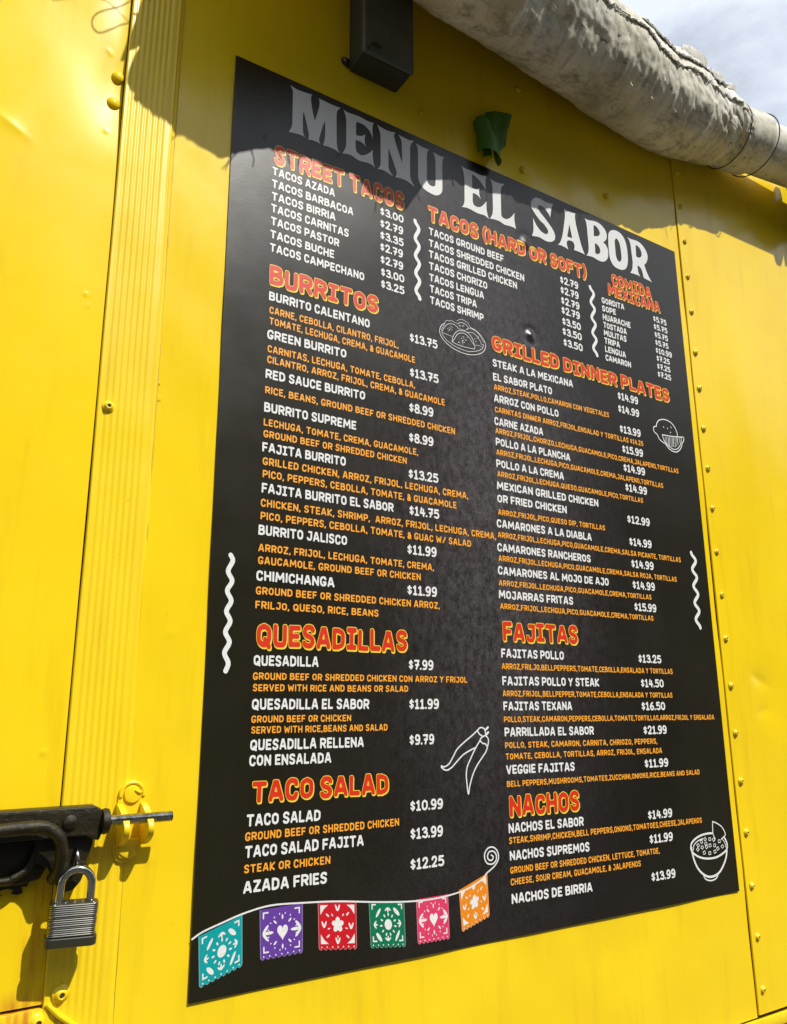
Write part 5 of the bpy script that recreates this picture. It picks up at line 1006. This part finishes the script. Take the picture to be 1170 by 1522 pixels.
def roll_r(x, th):
    r = prad(x); d = math.degrees(th)
    r += (sag(x)+0.006*mnoise.noise(Vector((x*26, 7, 0)))+0.0035*mnoise.noise(Vector((x*75, 3, 0))))*math.exp(-((d+38)/38)**2)
    r += 0.020*math.exp(-((d-60)/42)**2)*min(1, max(0, (1.17-x)/0.12))*(0.7+0.5*mnoise.noise(Vector((x*6, 1, 0))))
    fold = fbm((x*9, math.cos(th)*0.9, math.sin(th)*0.9+x*2.2), 4)
    r += 0.0055*fold
    dg = fbm((x*22+math.sin(th)*1.6, math.cos(th)*1.2, math.sin(th)*0.8), 3); r -= 0.0050*max(0, 0.25-abs(dg))*4*max(0.15, min(1, (x-0.75)/0.3))
    r += 0.0010*fbm((x*50, math.cos(th)*4, math.sin(th)*4), 3)
    if -0.03 < (x-1.085+0.018*math.sin(th*1.0)) < 0.03: r -= 0.010*math.exp(-((x-1.085+0.018*math.sin(th))/0.0045)**2)
    return r
def roll_pt(x, th, dr=0.0):
    h, z = ctr(x); r = roll_r(x, th)+dr; return W(x, z+r*math.sin(th), h+r*math.cos(th))
nx_, nt_ = 520, 150; V = []
for i in range(nx_):
    x = -0.055+1.200*i/(nx_-1)
    for j in range(nt_): V.append(roll_pt(x, 2*math.pi*j/nt_-math.pi))
Q = [(i*nt_+j, (i+1)*nt_+j, (i+1)*nt_+(j+1) % nt_, i*nt_+(j+1) % nt_) for i in range(nx_-1) for j in range(nt_)]
Q.append(tuple(range(nt_))); Q.append(tuple((nx_-1)*nt_+j for j in range(nt_))[::-1])
world_child(link('fabric_roll', me_from('fabric_roll', V, Q), M['vinyl'], None, None, True), aw)
# outer wrap with a frayed edge, lying over the top of the roll
def wrap(name, xa, xb, da, db, amp, off, nx=360, nd=34, seed=0.0, lift=0.004):
    V = []
    for i in range(nx+1):
        x = xa+(xb-xa)*i/nx
        e = da+amp*fbm((x*7+seed, 3.1, 0), 5)+amp*0.35*mnoise.noise(Vector((x*90, seed, 0)))
        for j in range(nd+1):
            d = e+(db-e)*j/nd; th = math.radians(d)
            V.append(roll_pt(x, th, off+lift*math.exp(-j/3.0)*(0.6+1.0*abs(mnoise.noise(Vector((x*16, seed+5, 0)))))+0.003*fbm((x*25, d*0.05, seed), 3)))
    n = nd+1; bm = bmesh.new(); vs = [bm.verts.new(v_) for v_ in V]
    for i in range(nx):
        for j in range(nd): bm.faces.new((vs[i*n+j], vs[(i+1)*n+j], vs[(i+1)*n+j+1], vs[i*n+j+1]))
    bmesh.ops.recalc_face_normals(bm, faces=list(bm.faces)); bmesh.ops.solidify(bm, geom=list(bm.faces), thickness=0.0012)
    return bm_done(name, bm, M['vinyl'], aw)
wrap('frayed_wrap', -0.04, 1.105, 10, 165, 11, 0.0016, lift=0.0022)
wrap('torn_layer', 0.72, 1.02, 27, 120, 9, 0.0045, 220, 20, 9.0, 0.002)
for xs, tl in ((1.124, .010), (1.219, .004)):
    bm = bmesh.new(); h_, z_ = ctr(xs); bm_tube(bm, [W(xs-tl*math.cos(2*math.pi*k/48), z_+0.0698*math.sin(2*math.pi*k/48), h_+0.0698*math.cos(2*math.pi*k/48)) for k in range(49)], 0.0014, 8, False)
    bm_done('strap', bm, mat('dark_strap', (0.10, 0.095, 0.08), 0.8), aw)
def fringe(xa, xb, da, amp, off, seed, rr0):
    q_ = random.Random(5); pts, rad = [], []
    n = 420
    for i in range(n+1):
        x = xa+(xb-xa)*i/n; e = da+amp*fbm((x*7+seed, 3.1, 0), 5)+amp*0.35*mnoise.noise(Vector((x*90, seed, 0)))
        pts.append(roll_pt(x, math.radians(e-0.4+q_.uniform(-.5, .5)), off+0.0015+q_.uniform(0, .0012))); rad.append(rr0*(0.5+q_.random()**2*1.6))
    bm = bmesh.new(); bm_tube(bm, pts, rad, 6); bm_done('frayed_hem', bm, M['hem'], aw)
M['hem'] = mat('frayed_white_threads', (0.80, 0.79, 0.74), 0.8)
fringe(-0.04, 1.105, 10, 11, 0.0016, 0.0, 0.0016); fringe(0.72, 1.02, 27, 9, 0.0045, 9.0, 0.0014)
rs = random.Random(11)
for k, (x, d, L1, w1) in enumerate(((0.90, 42, 0.085, 0.014), (0.985, 41, 0.045, 0.010), (1.045, 40, 0.035, 0.007))):
    bm = bmesh.new(); n = 8; vs = []
    for i in range(n+1):
        for j in range(3):
            u = i/n; xx = x+L1*(u-.5); dd = math.radians(d-3.5*j)
            vs.append(bm.verts.new(roll_pt(xx, dd, 0.004+w1*(0.35+0.75*math.sin(math.pi*min(1, (i+1.5)/6.0)/2)+0.06*rs.random())*(1.0, 0.6, 0.0)[j])))
    for i in range(n):
        for j in range(2): bm.faces.new((vs[i*3+j], vs[(i+1)*3+j], vs[(i+1)*3+j+1], vs[i*3+j+1]))
    bmesh.ops.recalc_face_normals(bm, faces=list(bm.faces)); bmesh.ops.solidify(bm, geom=list(bm.faces), thickness=0.0016)
    bm_done('fabric_scrap', bm, M['vinyl'], aw)
# sheet running back from the roll to the roof edge
nx2, ny2 = 200, 14; V = []
for i in range(nx2+1):
    x = -0.075+(1.17+0.075)*i/nx2
    a = roll_pt(x, math.radians(100), -0.004); b = W(x, 0.447, -0.01)
    for j in range(ny2+1):
        u = j/ny2; p = a.lerp(b, u); p.z -= 0.018*math.sin(math.pi*u)*(0.6+0.5*mnoise.noise(Vector((x*5, 0, 0)))); V.append(p)
n = ny2+1; bm = bmesh.new(); vs = [bm.verts.new(v_) for v_ in V]
for i in range(nx2):
    for j in range(ny2): bm.faces.new((vs[i*n+j], vs[(i+1)*n+j], vs[(i+1)*n+j+1], vs[i*n+j+1]))
bmesh.ops.recalc_face_normals(bm, faces=list(bm.faces)); bmesh.ops.solidify(bm, geom=list(bm.faces), thickness=0.0012); bm_done('canopy_sheet', bm, M['vinyl'], aw)
# end band, bare tube, end plate and arm
def ring_tube(name, xa, xb, rfun, m, seg=64, n=24):
    V = []
    for i in range(n+1):
        x = xa+(xb-xa)*i/n; h, z = ctr(x)
        for j in range(seg): th = 2*math.pi*j/seg; r = rfun(x, th); V.append(W(x, z+r*math.sin(th), h+r*math.cos(th)))
    Q = [(i*seg+j, (i+1)*seg+j, (i+1)*seg+(j+1) % seg, i*seg+(j+1) % seg) for i in range(n) for j in range(seg)]+[tuple(range(seg)), tuple(n*seg+j for j in range(seg))[::-1]]
    return world_child(link(name, me_from(name, V, Q), m, None, None, True), aw)
def bandr(x, th): e = min(x-1.128, 1.215-x)/0.012; return 0.0690*(0.93+0.07*min(1, max(0, e))**0.5)+0.0012*fbm((x*20, math.cos(th)*2, math.sin(th)*2), 3)
ring_tube('end_band', 1.128, 1.215, bandr, M['vinyl'])
ring_tube('roller_tube', 1.15, 1.455, lambda x, th: 0.059+0.0008*math.sin(th*3), M['vinyl'])
M['arm'] = mat('awning_arm_metal', (0.10, 0.095, 0.085), 0.5, 0.4)
bm = bmesh.new(); h_, z_ = ctr(1.45); bm_lathe(bm, [(0, 0), (0.070, 0.0), (0.073, 0.004), (0.073, 0.016), (0.068, 0.02), (0, 0.02)], W(1.45, z_, h_), Vector((1, 0, 0)), 40); bm_done('end_plate', bm, M['arm'], aw)
bm = bmesh.new(); bm_tube(bm, [W(-0.02, 0.24, 0.20), W(-0.05, 0.275, 0.2), W(-0.062, 0.255, 0.202), W(-0.085, 0.235, 0.200)]+catmull([W(-0.095, 0.222, 0.2), W(-0.112, 0.205, 0.2), W(-0.122, 0.212, 0.2), W(-0.118, 0.232, 0.2), W(-0.09, 0.262, 0.2), W(-0.06, 0.30, 0.2)], 6), 0.0010, 6)
bm_done('loose_cord', bm, M['vinyl'], aw)
bm = bmesh.new(); bm_tube(bm, catmull([W(-0.03, 0.22, 0.205), W(-0.09, 0.27, 0.21), W(-0.13, 0.262, 0.21), W(-0.17, 0.235, 0.21)], 6), 0.0006, 6); bm_done('loose_cord', bm, M['vinyl'], aw)
rs = random.Random(31)
for k in range(26):
    x = rs.uniform(-0.03, 1.08); d = rs.uniform(-60, -20); p = roll_pt(x, math.radians(d), -0.001); L1 = rs.uniform(0.008, 0.028); dr_ = Vector((rs.uniform(-.7, .7), -0.35, -1.0)).normalized()
    bm = bmesh.new(); bm_tube(bm, catmull([p, p+dr_*L1*.5+Vector((rs.uniform(-.004, .004), 0, 0)), p+dr_*L1], 4), [0.0009]*8+[0.0003], 5); bm_done('loose_thread', bm, M['vinyl'], aw)
arm = thing('awning_arm', 'dark metal awning arm on the wall at the right end of the rolled awning', 'awning arm', W(1.53, 0.16, 0.0))
box('arm_bar', M['arm'], 1.505, 1.555, 0.004, 0.032, 0.10, 0.42, arm, 0.003)
box('arm_bracket', M['arm'], 1.472, 1.56, 0.034, 0.11, 0.24, 0.34, arm, 0.004)
